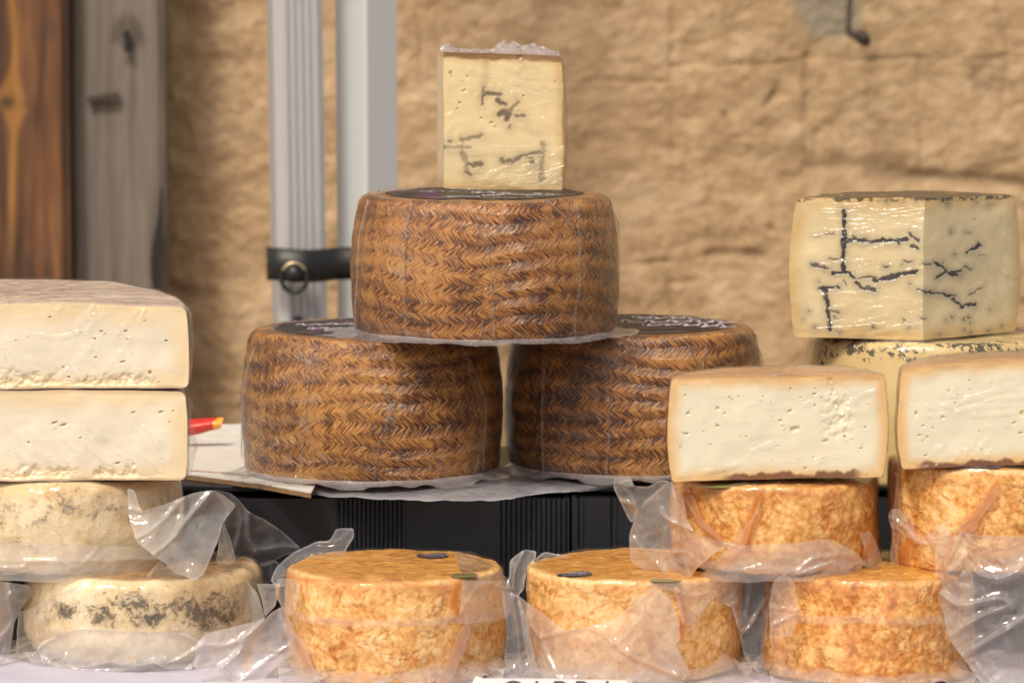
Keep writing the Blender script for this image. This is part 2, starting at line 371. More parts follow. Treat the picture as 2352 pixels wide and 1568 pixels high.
# ================================================================== SETTING
# ---- stone wall
def build_wall():
    x0, x1, z0, z1, y = -1.9, 2.2, -1.0, 1.9, 4.3
    xs = np.concatenate([np.linspace(x0, -.75, 60)[:-1], np.linspace(-.75, .75, 520), np.linspace(.75, x1, 60)[1:]])
    zs = np.concatenate([np.linspace(z0, -.12, 50)[:-1], np.linspace(-.12, .60, 260), np.linspace(.60, z1, 60)[1:]])
    GX, GZ = np.meshgrid(xs, zs); V = np.stack([GX.ravel(), np.full(GX.size, y), GZ.ravel()], 1); uv = proj(V)
    P = V*np.array([1, 1, 1.])
    d = .0045*fbm(P*np.array([7, 1, 9]), 3)+.0011*ridged(P*np.array([15, 1, 24])+fbm(P*6, 2)[:, None]*.9, 3)+.0018*fbm(P*45, 4)+.0011*fbm(P*120, 2)
    left = sstep(700, 350, uv[:, 0]); d += left*.006*fbm(P*np.array([22, 1, 34]), 3)
    dirt = np.zeros(len(V)); pale = np.zeros(len(V)); wob = 9*fbm(P*14, 3); u2 = uv+np.stack([wob, 9*fbm(P*14+5, 3)], 1)
    def groove(pts, wd, dep, dk):
        nonlocal d, dirt
        k = np.exp(-(dpoly(u2, pts)/wd)**2); d = d-dep*k*.45*(.6+.8*np.abs(fbm(P*11, 2))); dirt = np.maximum(dirt, dk*k*.62)
    groove([(1800, 418), (1880, 382), (1950, 372), (2020, 384), (2120, 408), (2250, 405), (2360, 440), (2700, 450)], 18, .009, .42)
    groove([(1990, 400), (2160, 405), (2300, 420), (2420, 440)], 14, .008, .8)
    groove([(2290, -30), (2310, 120), (2300, 260)], 6, .006, .35)
    groove([(1850, 130), (1855, 250), (1850, 380)], 8, .008, .3)
    groove([(1545, -20), (1548, 120)], 7, .006, .18); groove([(1535, 590), (1545, 780), (1540, 900)], 7, .007, .2)
    groove([(1625, 583), (1690, 580), (1745, 583)], 11, .014, .5); groove([(1540, 655), (1590, 648)], 9, .008, .3)
    groove([(1778, 222), (1768, 236)], 10, .016, .6); groove([(1662, 258), (1672, 280), (1680, 292)], 7, .012, .5)
    groove([(1772, 522)], 9, .014, .5); groove([(1655, 345)], 6, .009, .4); groove([(1640, 45)], 8, .008, .3); groove([(1880, 300), (1870, 360)], 7, .008, .25)
    for jt in ([(1540, 150), (1850, 140), (2100, 132), (2700, 125)], [(1100, 190), (1540, 186)], [(1200, 610), (1545, 600)], [(1850, 700), (2600, 690)], [(1548, 20), (1546, 150), (1545, 420)], [(2108, 135), (2112, 400)], [(960, -20), (965, 190)]): groove(jt, 4, .006, .16)
    for (a, b, r_, k) in [(2280, 170, 60, .5), (2330, 110, 30, .5), (2225, 260, 50, .45), (2345, 520, 45, .75), (2330, 640, 50, .6), (2230, 190, 25, .7)]:
        q = np.exp(-((np.hypot(u2[:, 0]-a, u2[:, 1]-b))/r_)**2)*sstep(-.1, .35, fbm(P*30, 3)); dirt = np.maximum(dirt, k*q)
    grey = np.clip(sstep(16, -14, np.where(inside(u2, [(1800, -60), (1830, 20), (1860, 80), (1910, 92), (1975, 80), (1985, 20), (1960, -60)]), -1, 1)*dpoly(u2, [(1800, -60), (1830, 20), (1860, 80), (1910, 92), (1975, 80), (1985, 20), (1960, -60)], True)), 0, 1)
    cool = sstep(1300, 2200, uv[:, 0])*sstep(-.6, .5, fbm(P*2.2, 2))
    V[:, 1] -= d
    M = Mat('limestone'); O = M.obj(); W = M.warp(O, 9, .05)
    n1 = M.noise(M.map(O, (1, 1, 1.8)), 6, 5, .6); n2 = M.noise(W, 38, 5, .65); n3 = M.noise(O, 230, 5, .7)
    c = M.ramp((n1-.5)*1.3+(n2-.5)*1.5+(n3-.5)*.9+.5, [(0, (.34, .215, .108)), (.45, (.49, .335, .188)), (1, (.66, .49, .31))])
    c = M.mix(M.attr('cool')*.6, c, M.ramp(n2, [(.3, (.27, .19, .10)), (.7, (.42, .31, .18))]))
    pt = M.voro(M.warp(O, 40, .02), 46)
    c = M.mix(pt.ss(.16, .05)*M.noise(O, 9, 2).ss(.5, .62)*.55, c, (.17, .115, .06))
    c = M.mix(M.attr('grey')*.8, c, (.26, .24, .19)); c = M.mix(M.attr('dirt'), c, (.10, .07, .035))
    m = M.fin(c, .85, M.bump(n2+n3*.4, .5, .004))
    o = mk('stone_wall', V, gridf(len(xs), len(zs)), m, attrs={'dirt': dirt, 'grey': grey, 'cool': cool})
    # thickness of the wall behind the worn face
    o2 = mk('masonry_core', *boxv(((x0+x1)/2, y+.17, (z0+z1)/2), (x1-x0, .3, z1-z0)), m, o, smooth=False)
    tag(o, 'rough honey coloured limestone wall behind the cheese stall', 'wall')
build_wall()
# ---- ground
M = Mat('paving'); g_ = M.noise(M.obj(), 3, 5); m_ground = M.fin(M.ramp(g_, [(.3, (.22, .19, .15)), (.7, (.36, .31, .25))]), .8)
o = mk('ground', [(-40, -40, -.85), (40, -40, -.85), (40, 40, -.85), (-40, 40, -.85)], [(0, 1, 2, 3)], m_ground, smooth=False); o['kind'] = 'structure'

# ---- wooden door frame at the left: brown post and grey plank with a keyhole
def wood(name, cols, sx=70, knots=None, rough=.6, st=.04):
    M = Mat(name); O = M.obj(); W = M.warp(M.map(O, (1, 1, .25)), 12, .03)
    n1 = M.noise(M.map(W, (1, 1, st)), sx, 5, .6); n2 = M.noise(M.map(O, (1, 1, .12)), 14, 4, .6); n3 = M.noise(M.map(O, (1, 1, .06)), sx*4, 3)
    f = (n1-.5)*1.5+(n2-.5)*2.0+(n3-.5)*.5+.5
    c = M.ramp(f, cols); c = M.mix(M.attr('gold')*.5, c, M.ramp(n1, [(.3, (.42, .17, .03)), (.7, (.66, .34, .08))])); c = M.mix(M.attr('dark'), c, (.035, .022, .016))
    return M.fin(c, rough, M.bump(n1+n3*.5, .35, .003))
def plank(name, u0, u1, y, mat, parent=None, gold=None, dark=None, th=.05, v0=-900, v1=2600, amp=.001):
    xa, xb = X(u0, y), X(u1, y); nx, nz = 60, 420
    xs = np.linspace(xa, xb, nx); zs = np.linspace(-.85, 1.5, nz); GX, GZ = np.meshgrid(xs, zs)
    V = np.stack([GX.ravel(), np.full(GX.size, y), GZ.ravel()], 1); uv = proj(V); a = {}
    t = (V[:, 0]-xa)/(xb-xa); V[:, 1] += .006*(sstep(.06, 0, t)+sstep(.94, 1, t))+amp*fbm(V*np.array([60, 1, 6]), 3)
    a['gold'] = gold(uv) if gold else np.zeros(len(V)); a['dark'] = dark(uv) if dark else np.zeros(len(V))
    n = len(V); F = gridf(nx, nz); B = V.copy(); B[:, 1] = y+th; F2 = F[:, ::-1]+n
    bd = [j*nx for j in range(nz)][::-1]+[i for i in range(1, nx)]+[j*nx+nx-1 for j in range(1, nz)]+[(nz-1)*nx+i for i in range(nx-2, 0, -1)]
    F3 = np.array([[bd[k], bd[(k+1) % len(bd)], bd[(k+1) % len(bd)]+n, bd[k]+n] for k in range(len(bd))])
    return mk(name, np.vstack([V, B]), np.vstack([F, F2, F3]), mat, parent, attrs={k: np.concatenate([q, q]) for k, q in a.items()})
def gold_f(uv):
    c = np.where(uv[:, 1] < 250, 28+8*np.sin(uv[:, 1]/60), 34-(uv[:, 1]-250)*.03)
    w_ = 9+26*np.exp(-((uv[:, 1]-232)/45)**2)
    return sstep(w_+8, w_-10, np.abs(uv[:, 0]-c))*sstep(720, 420, uv[:, 1])
def dark_f(uv):
    k = np.exp(-(np.hypot((uv[:, 0]-14)/1.5, uv[:, 1]-236)/15)**2)+.7*np.exp(-(((uv[:, 0]-150)/9)**2))+.8*np.exp(-((uv[:, 0]+2)/7)**2)*(uv[:, 1] < 200)
    k += .5*np.exp(-(np.hypot((uv[:, 0]-88), (uv[:, 1]-262)*.6)/22)**2)+.45*np.exp(-(np.hypot((uv[:, 0]-118), (uv[:, 1]-65)*.7)/18)**2)
    k += .6*np.exp(-(np.hypot((uv[:, 0]-112), (uv[:, 1]-625)*.6)/12)**2)
    return np.clip(k, 0, 1)
m_post = wood('brown_timber', [(0, (.022, .012, .008)), (.42, (.085, .038, .018)), (.7, (.17, .072, .028)), (1, (.30, .14, .055))], 90)
post = plank('wooden_post', -150, 158, 4.14, m_post, None, gold_f, dark_f, .14, amp=.002)
tag(post, 'reddish brown timber post with an orange knotted streak left of the grey door', 'wooden post')
door = thing('wooden_door', 'weathered grey wooden door plank with black keyhole beside the stone wall', 'door', (X(270, 4.18), 4.2, -.85))
def dark_g(uv):
    o1 = np.abs(dpoly(uv, [(262, 92), (268, 55), (285, 42), (300, 40), (318, 58), (328, 98)]))
    k = .55*np.exp(-(o1/9)**2)+.45*inside(uv, [(268, 100), (272, 60), (290, 45), (306, 50), (318, 72), (320, 104), (290, 120)])*1.0
    k += .5*np.exp(-(np.hypot(uv[:, 0]-291, (uv[:, 1]-142))/9)**2)+.45*np.exp(-((uv[:, 0]-166)/7)**2)
    return np.clip(k, 0, 1)
m_grey = wood('grey_timber', [(0, (.085, .068, .055)), (.45, (.165, .138, .115)), (.8, (.225, .19, .16)), (1, (.30, .26, .23))], 55, st=.07)
plank('door_plank', 156, 377, 4.18, m_grey, door, None, dark_g, .05)
m_black = m_plain('black_void', (.012, .011, .010), .7)
def flat_poly(name, pts, y, th, mat, parent, n=1):
    p = np.array(pts, float); F3 = [at(u, v, y) for u, v in p]; k = len(p); B = [q+np.array([0, th, 0]) for q in F3]
    F = [tuple(range(k)), tuple(range(k, 2*k))[::-1]]+[(i, (i+1) % k, (i+1) % k+k, i+k) for i in range(k)]
    return mk(name, np.array(F3+B), F, mat, parent, smooth=False)
flat_poly('keyhole', spline([(291, 68), (300, 82), (295, 92), (299, 118), (286, 120), (286, 92), (281, 80)], 4, True), 4.168, .006, m_black, door)
m_slot = m_plain('slot_wood', (.06, .042, .030), .8)
flat_poly('latch_slot', [(200, 223), (271, 212), (272, 224), (201, 236)], 4.170, .006, m_slot, door)
flat_poly('split_crack', spline([(372, 435), (373, 560), (366, 600), (362, 660), (351, 664), (345, 610), (350, 560), (362, 500), (366, 450)], 3, True), 4.166, .008, m_black, door)
# ---- iron hook in the wall
m_iron = m_plain('rusty_iron', (.055, .040, .035), .6, metal=.3)
hk = [at(1957, -60, 4.26), at(1952, 0, 4.24), at(1949, 60, 4.22), at(1950, 76, 4.21), at(1962, 84, 4.20), at(1980, 86, 4.20)]
V, F = tube(spline(hk, 5), .0032, 8)
V2, F2 = tube(spline([at(1952, 76, 4.21), at(1968, 83, 4.205), at(1984, 86, 4.20), at(1994, 82, 4.2)], 4), [.004]*3+[.005, .006, .007, .008, .009]+[.010]*3+[.008, .004], 8)
hook = mk('iron_hook', V, F, m_iron); mk('hook_tip', V2, F2, m_iron, hook)
tag(hook, 'dark iron hook hanging on the stone wall below a grey mortar patch', 'hook')
# ---- aluminium canopy legs and their clamp
def m_alu(name, c, r=.38, met=.5):
    M = Mat(name); n = M.noise(M.map(M.obj(), (1, 1, .02)), 200, 3)
    return M.fin(M.mix(n*.4, c, tuple(a*.85 for a in c)), r, metal=met)
m_al = m_alu('brushed_aluminium', (.62, .63, .65), .38, .35); m_al2 = m_alu('painted_aluminium', (.66, .70, .72), .45, 0.1)
def extrude(name, prof, base, top, mat, parent):
    n = len(prof); V = [(base[0]+a, base[1]+b, base[2]) for a, b in prof]+[(top[0]+a, top[1]+b, top[2]) for a, b in prof]
    F = [(i, (i+1) % n, (i+1) % n+n, i+n) for i in range(n)]+[tuple(range(n))[::-1], tuple(range(n, 2*n))]
    return mk(name, V, F, mat, parent, smooth=False)
def leg_line(ua, va, ub, vb, y):
    a, b = at(ua, va, y), at(ub, vb, y); d = (a-b)/(a[2]-b[2]); return b+d*(-.85-b[2]), b+d*(1.6-b[2])
rot = lambda pr, g: [(a*math.cos(g)-b*math.sin(g), a*math.sin(g)+b*math.cos(g)) for a, b in pr]
prof1 = [(-.0245, -.012), (-.0165, -.025)]
for k in range(4): prof1 += [(-.013+k*.0072, -.025), (-.012+k*.0072, -.0225), (-.0100+k*.0072, -.0225), (-.009+k*.0072, -.025)]
prof1 += [(.0165, -.025), (.0245, -.012), (.0245, .02), (.018, .026), (-.018, .026), (-.0245, .02)]
b1, t1 = leg_line(678, 0, 690, 740, 3.8)
L1 = thing('canopy_leg', 'grooved grey aluminium canopy leg, nearer the wooden door', 'canopy leg', b1, 'aluminium legs of the stall canopy')
extrude('leg_tube', rot(prof1, math.radians(14)), b1, t1, m_al, L1)
V, F = tube([at(682, 737, 3.79), at(682, 737, 3.765)], .0055, 12); mk('bolt_hole', V, F, m_black, L1)
for side in (-1, 1): pass
b2, t2 = leg_line(841, 0, 845, 740, 3.84)
L2 = thing('canopy_leg', 'smooth square white canopy leg rising behind the tall pyramid of cheeses', 'canopy leg', b2, 'aluminium legs of the stall canopy')
extrude('leg_tube', rot([(-.02, -.0225), (.02, -.0225), (.0225, -.02), (.0225, .02), (.02, .0225), (-.02, .0225), (-.0225, .02), (-.0225, -.02)], math.radians(45)), b2, t2, m_al2, L2)
m_strap = m_plain('black_plastic', (.016, .017, .018), .45)
cl = thing('clamp_strap', 'black plastic clamp with ring joining the two canopy legs', 'clamp', at(710, 640, 3.77))
sy = 3.755
outer = spline([at(612, 568, sy), at(640, 570, sy-.012), at(700, 574, sy-.014), at(745, 572, sy), at(785, 568, sy+.01), at(860, 568, sy+.01)], 6)
Vs = []
for p in outer: Vs += [p, p+np.array([0, 0, -.0315]), p+np.array([0, .006, -.0315]), p+np.array([0, .006, 0])]
n = len(outer); F = []
for i in range(n-1):
    for k in range(4): F.append((i*4+k, i*4+(k+1) % 4, (i+1)*4+(k+1) % 4, (i+1)*4+k))
F += [(0, 1, 2, 3), tuple(range(4*n-4, 4*n))[::-1]]
mk('strap', Vs, F, m_strap, cl)
rc = at(676, 638, sy-.03); th = np.linspace(0, 2*math.pi, 32, endpoint=False)
V, F = tube([rc+np.array([.0125*math.cos(a), -.002, .0135*math.sin(a)]) for a in th], .0024, 8, True); mk('ring', V, F, m_strap, cl)
V, F = tube([at(676, 628, sy-.014), at(676, 628, sy-.034)], .009, 16); mk('knob', V, F, m_strap, cl)
arc = [rc+np.array([.0125*math.cos(a), -.0035, .0145*math.sin(a)]) for a in np.linspace(.5, math.pi-.5, 12)]
V, F = tube(arc, .0018, 6); mk('spring', V, F, m_plain('brass', (.55, .45, .28), .35, metal=.9), cl)

# ---- table
M = Mat('tablecloth_white'); n_ = M.noise(M.obj(), 8, 3); m_cloth = M.fin(M.ramp(n_, [(.3, (.50, .48, .60)), (.7, (.64, .63, .72))]), .55, M.bump(M.noise(M.warp(M.obj(), 6, .1), 22, 3), .3, .01))
tb = thing('table', 'market table with pale lavender white top under the cheeses', 'table', (0, 2.95, -.85))
rbox('tabletop', (0.02, 2.97, -.0155), (1.9, .86, .03), m_cloth, tb, .004)
tag(rbox('gap_shade_sheet', (0.02, 3.06, .0003), (1.7, .50, .0008), m_plain('gap_shade_black', (.012, .012, .013), .6), None, .0002, 1), 'thin black sheet added as shade on the table behind the front wheels', 'mat')  # black sheet added to stand in for shade in the gaps between wheels
m_tl = m_plain('table_leg_metal', (.3, .3, .31), .4, metal=.8)
for sx in (-.85, .88):
    for yy in (2.6, 3.34): rbox('leg', (sx, yy, -.441), (.035, .035, .815), m_tl, tb)

# ---- black crates (the riser) behind the front row
m_crate = m_plain('black_crate', (.0135, .0165, .022), .42, nsc=60, namt=.25, bump=.15)
def crate(name, label, u0, u1, y0, y1, z1, ribs, lip=0):
    xa, xb = X(u0, y0), X(u1, y0); nx = int((xb-xa)/.0004); nz = 24
    xs = np.linspace(xa, xb, nx); zs = np.linspace(0.0015, z1, nz); GX, GZ = np.meshgrid(xs, zs)
    V = np.stack([GX.ravel(), np.full(GX.size, y0), GZ.ravel()], 1); u = 1176+(V[:, 0])/y0*FPX
    d = np.zeros(len(V)); uvp = proj(V)
    for (a, b, step) in ribs:
        for c in np.arange(a, b, step): d -= .0022*np.exp(-((uvp[:, 0]-c)/1.4)**2)
        m = (uvp[:, 0] > a-6) & (uvp[:, 0] < b+6); d += np.where(m, .0012, 0)
    V[:, 1] -= d+.0004*fbm(V*25, 3)
    root = thing(name, label, 'crate', ((xa+xb)/2, y0+.1, 0), 'black ribbed crates raising the back row')
    mk('front_panel', V, gridf(nx, nz), m_crate, root)
    th = .004; D = y1-y0
    for nm, c, s in (('side_panel', (xa+th/2, y0+D/2+.003, z1/2), (th, D-.006, z1-.003)), ('side_panel', (xb-th/2, y0+D/2+.003, z1/2), (th, D-.006, z1-.003)),
                     ('back_panel', ((xa+xb)/2, y1-th/2, z1/2), (xb-xa-.01, th, z1-.003)), ('lid', ((xa+xb)/2, y0+D/2+.004, z1-.005), (xb-xa-.01, D-.014, .005)),
                     ('front_board', ((xa+xb)/2, y0+.0035, z1/2), (xb-xa-.01, .003, z1-.004))):
        rbox(nm, c, s, m_crate, root, .0008, 1)
    return root
crate('plastic_crate', 'black ribbed crate under the two lower herringbone cheese wheels, nearer the grey door', 505, 1309, 2.972, 3.24, .0915, [(780, 925, 10.2), (1152, 1309, 11.5)])
crate('plastic_crate', 'black crate with plain front behind the orange cheeses and under the speckled wheel', 1315, 2560, 2.968, 3.24, .0925, [(1405, 1412, 12), (1330, 1335, 9)])
tag(rbox('shelf_board', (X(1500, 3.1), 3.118, .0957), (.76, .245, .005), m_crate, None, .001), 'thin black board lying across both crates under the raised row', 'board')
# dark back box further left
rbx = tag(rbox('storage_box', (X(250, 3.1), 3.22, .045), (.30, .2, .088), m_plain('dark_box', (.02, .019, .018), .7, nsc=30), None, .003), 'plain dark box standing in shadow behind the pale mouldy cheeses', 'box')

# ---- cardboard sheet
m_cardtop = m_rind('cardboard_white', (.80, .78, .74), (.70, .67, .61), (.55, .50, .42), 40, .6, (1, 6, 1), 0)
m_kraft = m_rind('cardboard_kraft', (.42, .28, .14), (.34, .21, .10), (.22, .13, .06), 120, .8, (1, 1, 4), 0)
zc = .1022
cpts = [at_z(714, 1133, zc), at_z(600, 1112, zc), at_z(435, 1091, zc), at_z(150, 1060, zc), at_z(180, 985, zc), at_z(470, 975, zc), at_z(560, 975, zc), at_z(760, 1050, zc)]
cb = thing('cardboard_sheet', 'white faced corrugated cardboard sheet sticking out from under a herringbone wheel', 'cardboard', cpts[2])
def slab(name, pts, z0, z1, mat, parent, wav=0):
    p = np.vstack([np.linspace(pts[i], pts[(i+1) % len(pts)], 40)[:-1] for i in range(len(pts))]); k = len(p)
    if wav: p = p+np.stack([np.zeros(k), wav*fbm(p*160, 2), np.zeros(k)], 1)
    V = np.vstack([np.c_[p[:, :2], np.full(k, z1)], np.c_[p[:, :2], np.full(k, z0)]])
    F = [tuple(range(k)), tuple(range(k, 2*k))[::-1]]+[(i, (i+1) % k, (i+1) % k+k, i+k) for i in range(k)]
    return mk(name, V, F, mat, parent, smooth=False)
slab('cardboard_core', cpts, zc-.0036, zc-.0005, m_kraft, cb, .0012)
slab('white_facing', [p+np.array([0, .0012, 0]) for p in cpts], zc-.0002, zc+.0004, m_cardtop, cb, .0007)
V, F = tube(spline([at_z(436, 1080, zc+.0008), at_z(500, 1085, zc+.0008), at_z(560, 1091, zc+.0008), at_z(640, 1102, zc+.0008)], 6), .0005, 5); mk('torn_line', V, F, m_kraft, cb)
# ---- red packet behind the pale halves
M = Mat('red_packet'); x_, y_, z_ = M.xyz(M.obj()); m_red = M.fin(M.mix(M.attr('gold'), (.55, .018, .012), (.85, .38, .02)), .3, M.bump(M.noise(M.obj(), 60, 3), .4, .002), coat=.4)
yy = 3.2; top = spline([(410, 966), (450, 964), (480, 962), (512, 961)], 8); bot = spline([(410, 1003), (450, 998), (480, 990), (506, 984)], 8)
rows = 12; V = []; g = []
for j in range(rows):
    t = j/(rows-1)
    for i in range(len(top)):
        q = top[i]*(1-t)+bot[i]*t; c = at(q[0], q[1], yy); c[1] -= .006*math.sin(math.pi*t)*(1-.5*i/len(top)); V.append(c); g.append(1.0 if i > len(top)-5-2*math.sin(math.pi*t) else 0.0)
V = np.array(V); n = len(V); B = V+np.array([0, .008, 0]); F = np.vstack([gridf(len(top), rows), gridf(len(top), rows)[:, ::-1]+n])
rp = mk('snack_packet', np.vstack([V, B]), F, m_red, attrs={'gold': g+g}); tag(rp, 'small shiny red packet with yellow edge behind the pale cut cheeses', 'packet')

# ================================================================== CHEESES
def side_r(z, H, R, bot=.97, top=.93, mid=1.0, c=.008, cb_=None):
    t = z/H; r = R*(mid-(mid-top)*np.clip((t-.45)/.55, 0, 1)**1.8-(mid-bot)*np.clip((.45-t)/.45, 0, 1)**1.8)
    cb_ = c*.7 if cb_ is None else cb_
    zt = np.clip(z-(H-c), 0, c); r = r-(c-np.sqrt(np.maximum(c*c-zt*zt, 0)))
    zb = np.clip(cb_-z, 0, cb_); return r-(cb_-np.sqrt(np.maximum(cb_*cb_-zb*zb, 0)))
def zsamp(H, n):
    t = np.linspace(0, 1, n); return H*(t-.06*np.sin(2*math.pi*t)*1.0) if False else H*(.5-.5*np.cos(math.pi*(t*.86+.07)) - (.5-.5*math.cos(math.pi*.07)))/(math.cos(math.pi*.07))
class Wheel:
    def __init__(s, u, y, z0, R, H, prof={}, dome=0.0, wob=.0, seed=0, ns=420, nz=90, t0=None, t1=None, x=None, wf=14, tilt=(0, 0)):
        s.x = X(u, y) if x is None else x; s.y = y; s.z0 = z0; s.R = R; s.H = H; s.prof = prof; s.dome = dome; s.wob = wob; s.seed = seed; s.ns = ns; s.nz = nz
        s.t0, s.t1 = t0, t1; s.wf = wf; s.tilt = tilt
    def field(s, V):
        if s.wob: V = V+noisevec(V*s.wf+s.seed*5.3, 3)*s.wob
        if s.tilt != (0, 0): V = V.copy(); V[:, 2] += (V[:, 0]-s.x)*s.tilt[0]+(V[:, 1]-s.y)*s.tilt[1]
        return V
    def shell(s, off=0.0, extra=None, ncap=26, capbot=True):
        zs = zsamp(s.H, s.nz); rs = side_r(zs, s.H, s.R, **s.prof)
        k = np.linspace(0, 1, ncap)
        pr = np.concatenate([rs[0]*k[:-1] if capbot else [], rs, rs[-1]*(1-k[1:])]); pz = np.concatenate([np.zeros(ncap-1 if capbot else 0), zs, s.H+s.dome*(1-(1-k[1:])**2)])
        pr = np.maximum(pr, 1e-5)
        dr, dz = np.gradient(pr), np.gradient(pz); L = np.hypot(dr, dz)+1e-9; nr, nz_ = dz/L, -dr/L
        arc = np.concatenate([[0], np.cumsum(np.hypot(np.diff(pr), np.diff(pz)))])
        wrap = s.t0 is None
        th = np.linspace(0, 2*math.pi, s.ns, endpoint=False)+math.pi/2 if wrap else np.linspace(s.t0, s.t1, s.ns)
        T, J = np.meshgrid(th, np.arange(len(pr))); T = T.ravel(); J = J.ravel()
        e = off if extra is None else off+extra(T, pz[J], pr[J])
        r = pr[J]+nr[J]*e; z = pz[J]+nz_[J]*e
        V = np.stack([s.x+r*np.cos(T), s.y+r*np.sin(T), s.z0+z], 1)
        uv = np.stack([(T-math.pi/2)*s.R, arc[J]-(arc[ncap-1] if capbot else 0)], 1)
        F = gridf(s.ns, len(pr), wrap)
        V = s.field(V)
        if off == 0: s.V = V
        return V, F, uv, T, pz[J], pr[J]
    def face(s, ang, nx, a0=0.0, a1=1.0, nz=None):
        """flat cut face through the axis, running from a0*r to a1*r in direction ang"""
        nz = nz or s.nz; zs = zsamp(s.H, nz) if nz == s.nz else np.interp(np.linspace(0, s.nz-1, nz), np.arange(s.nz), zsamp(s.H, s.nz))
        rs = side_r(zs, s.H, s.R, **s.prof); a = np.linspace(a0, a1, nx); A, J = np.meshgrid(a, np.arange(nz)); A = A.ravel(); J = J.ravel()
        z = zs[J]+s.dome*(1-A*A)*(zs[J]/s.H)**3
        V = np.stack([s.x+A*rs[J]*math.cos(ang), s.y+A*rs[J]*math.sin(ang), s.z0+z], 1)
        edge = np.minimum(rs[J]*(1-np.abs(A)), np.minimum(z, s.H-zs[J]))
        edge_in = np.minimum(rs[J]*(1-np.abs(A)), (s.H-zs[J])*1.2)
        return s.field(V), gridf(nx, nz), edge, zs[J], A
    def front_y(s, P, off=0.0):
        """depth of the wheel's front at points (x, ?, z), continued as a tangent plane past its outline"""
        Rr = s.R+off; dx = np.abs(P-s.x); lim = .86*Rr
        d = np.minimum(dx, lim); y = s.y-np.sqrt(np.maximum(Rr*Rr-d*d, 0)); sl = lim/math.sqrt(Rr*Rr-lim*lim)
        return y+np.maximum(dx-lim, 0)*min(sl, 1.0)*.9

FILM_H = {}
def film(hz, rough=.12, **k):
    key = (hz, rough, tuple(sorted(k.items())))
    if key not in FILM_H: FILM_H[key] = m_film('clear_film' if hz < .12 else 'hazy_film', hz, rough, **k)
    return FILM_H[key]

# ---- the three herringbone wheels
creasesL = [[(713, 858), (704, 923), (697, 996), (693, 1098)], [(669, 797), (693, 817), (713, 855)], [(734, 803), (719, 855)], [(857, 835), (871, 882), (895, 929)],
            [(997, 814), (974, 861), (909, 920), (901, 940), (877, 999), (868, 1040), (861, 1098)], [(1062, 809), (1088, 853), (1106, 905), (1110, 923), (1109, 1011), (1103, 1119)],
            [(719, 1014), (739, 1043), (766, 1078), (789, 1107)], [(1021, 1040), (1009, 1069), (997, 1128)], [(1097, 1055), (1082, 1093), (1059, 1122)], [(590, 800), (575, 850), (563, 950), (560, 1060)]]
creasesT = [[(948, 468), (935, 524), (929, 606), (932, 699), (934, 788)], [(1115, 468), (1118, 550), (1128, 633), (1135, 731), (1138, 791)], [(1173, 478), (1143, 524), (1130, 544)],
            [(1324, 478), (1328, 550), (1328, 633), (1319, 715), (1316, 781)], [(1255, 465), (1291, 497), (1318, 527)], [(912, 468), (935, 511)], [(1059, 465), (1100, 511)],
            [(850, 465), (830, 550), (825, 649), (822, 760)], [(1390, 468), (1413, 517), (1423, 600), (1423, 715)], [(1173, 751), (1196, 784)], [(1110, 751), (1100, 781), (1080, 794)], [(985, 750), (990, 790)]]
creasesR = [[(1407, 800), (1397, 861), (1397, 1003), (1394, 1115)], [(1262, 829), (1250, 877), (1250, 1003), (1254, 1095)], [(1581, 794), (1602, 851)], [(1624, 794), (1612, 851)],
            [(1364, 800), (1396, 838)], [(1453, 800), (1410, 830)], [(1396, 1000), (1453, 999)], [(1700, 765), (1735, 800), (1750, 850)]]
film_m = film(.003, .05, bump=1.0, bs=130, spec=.42)
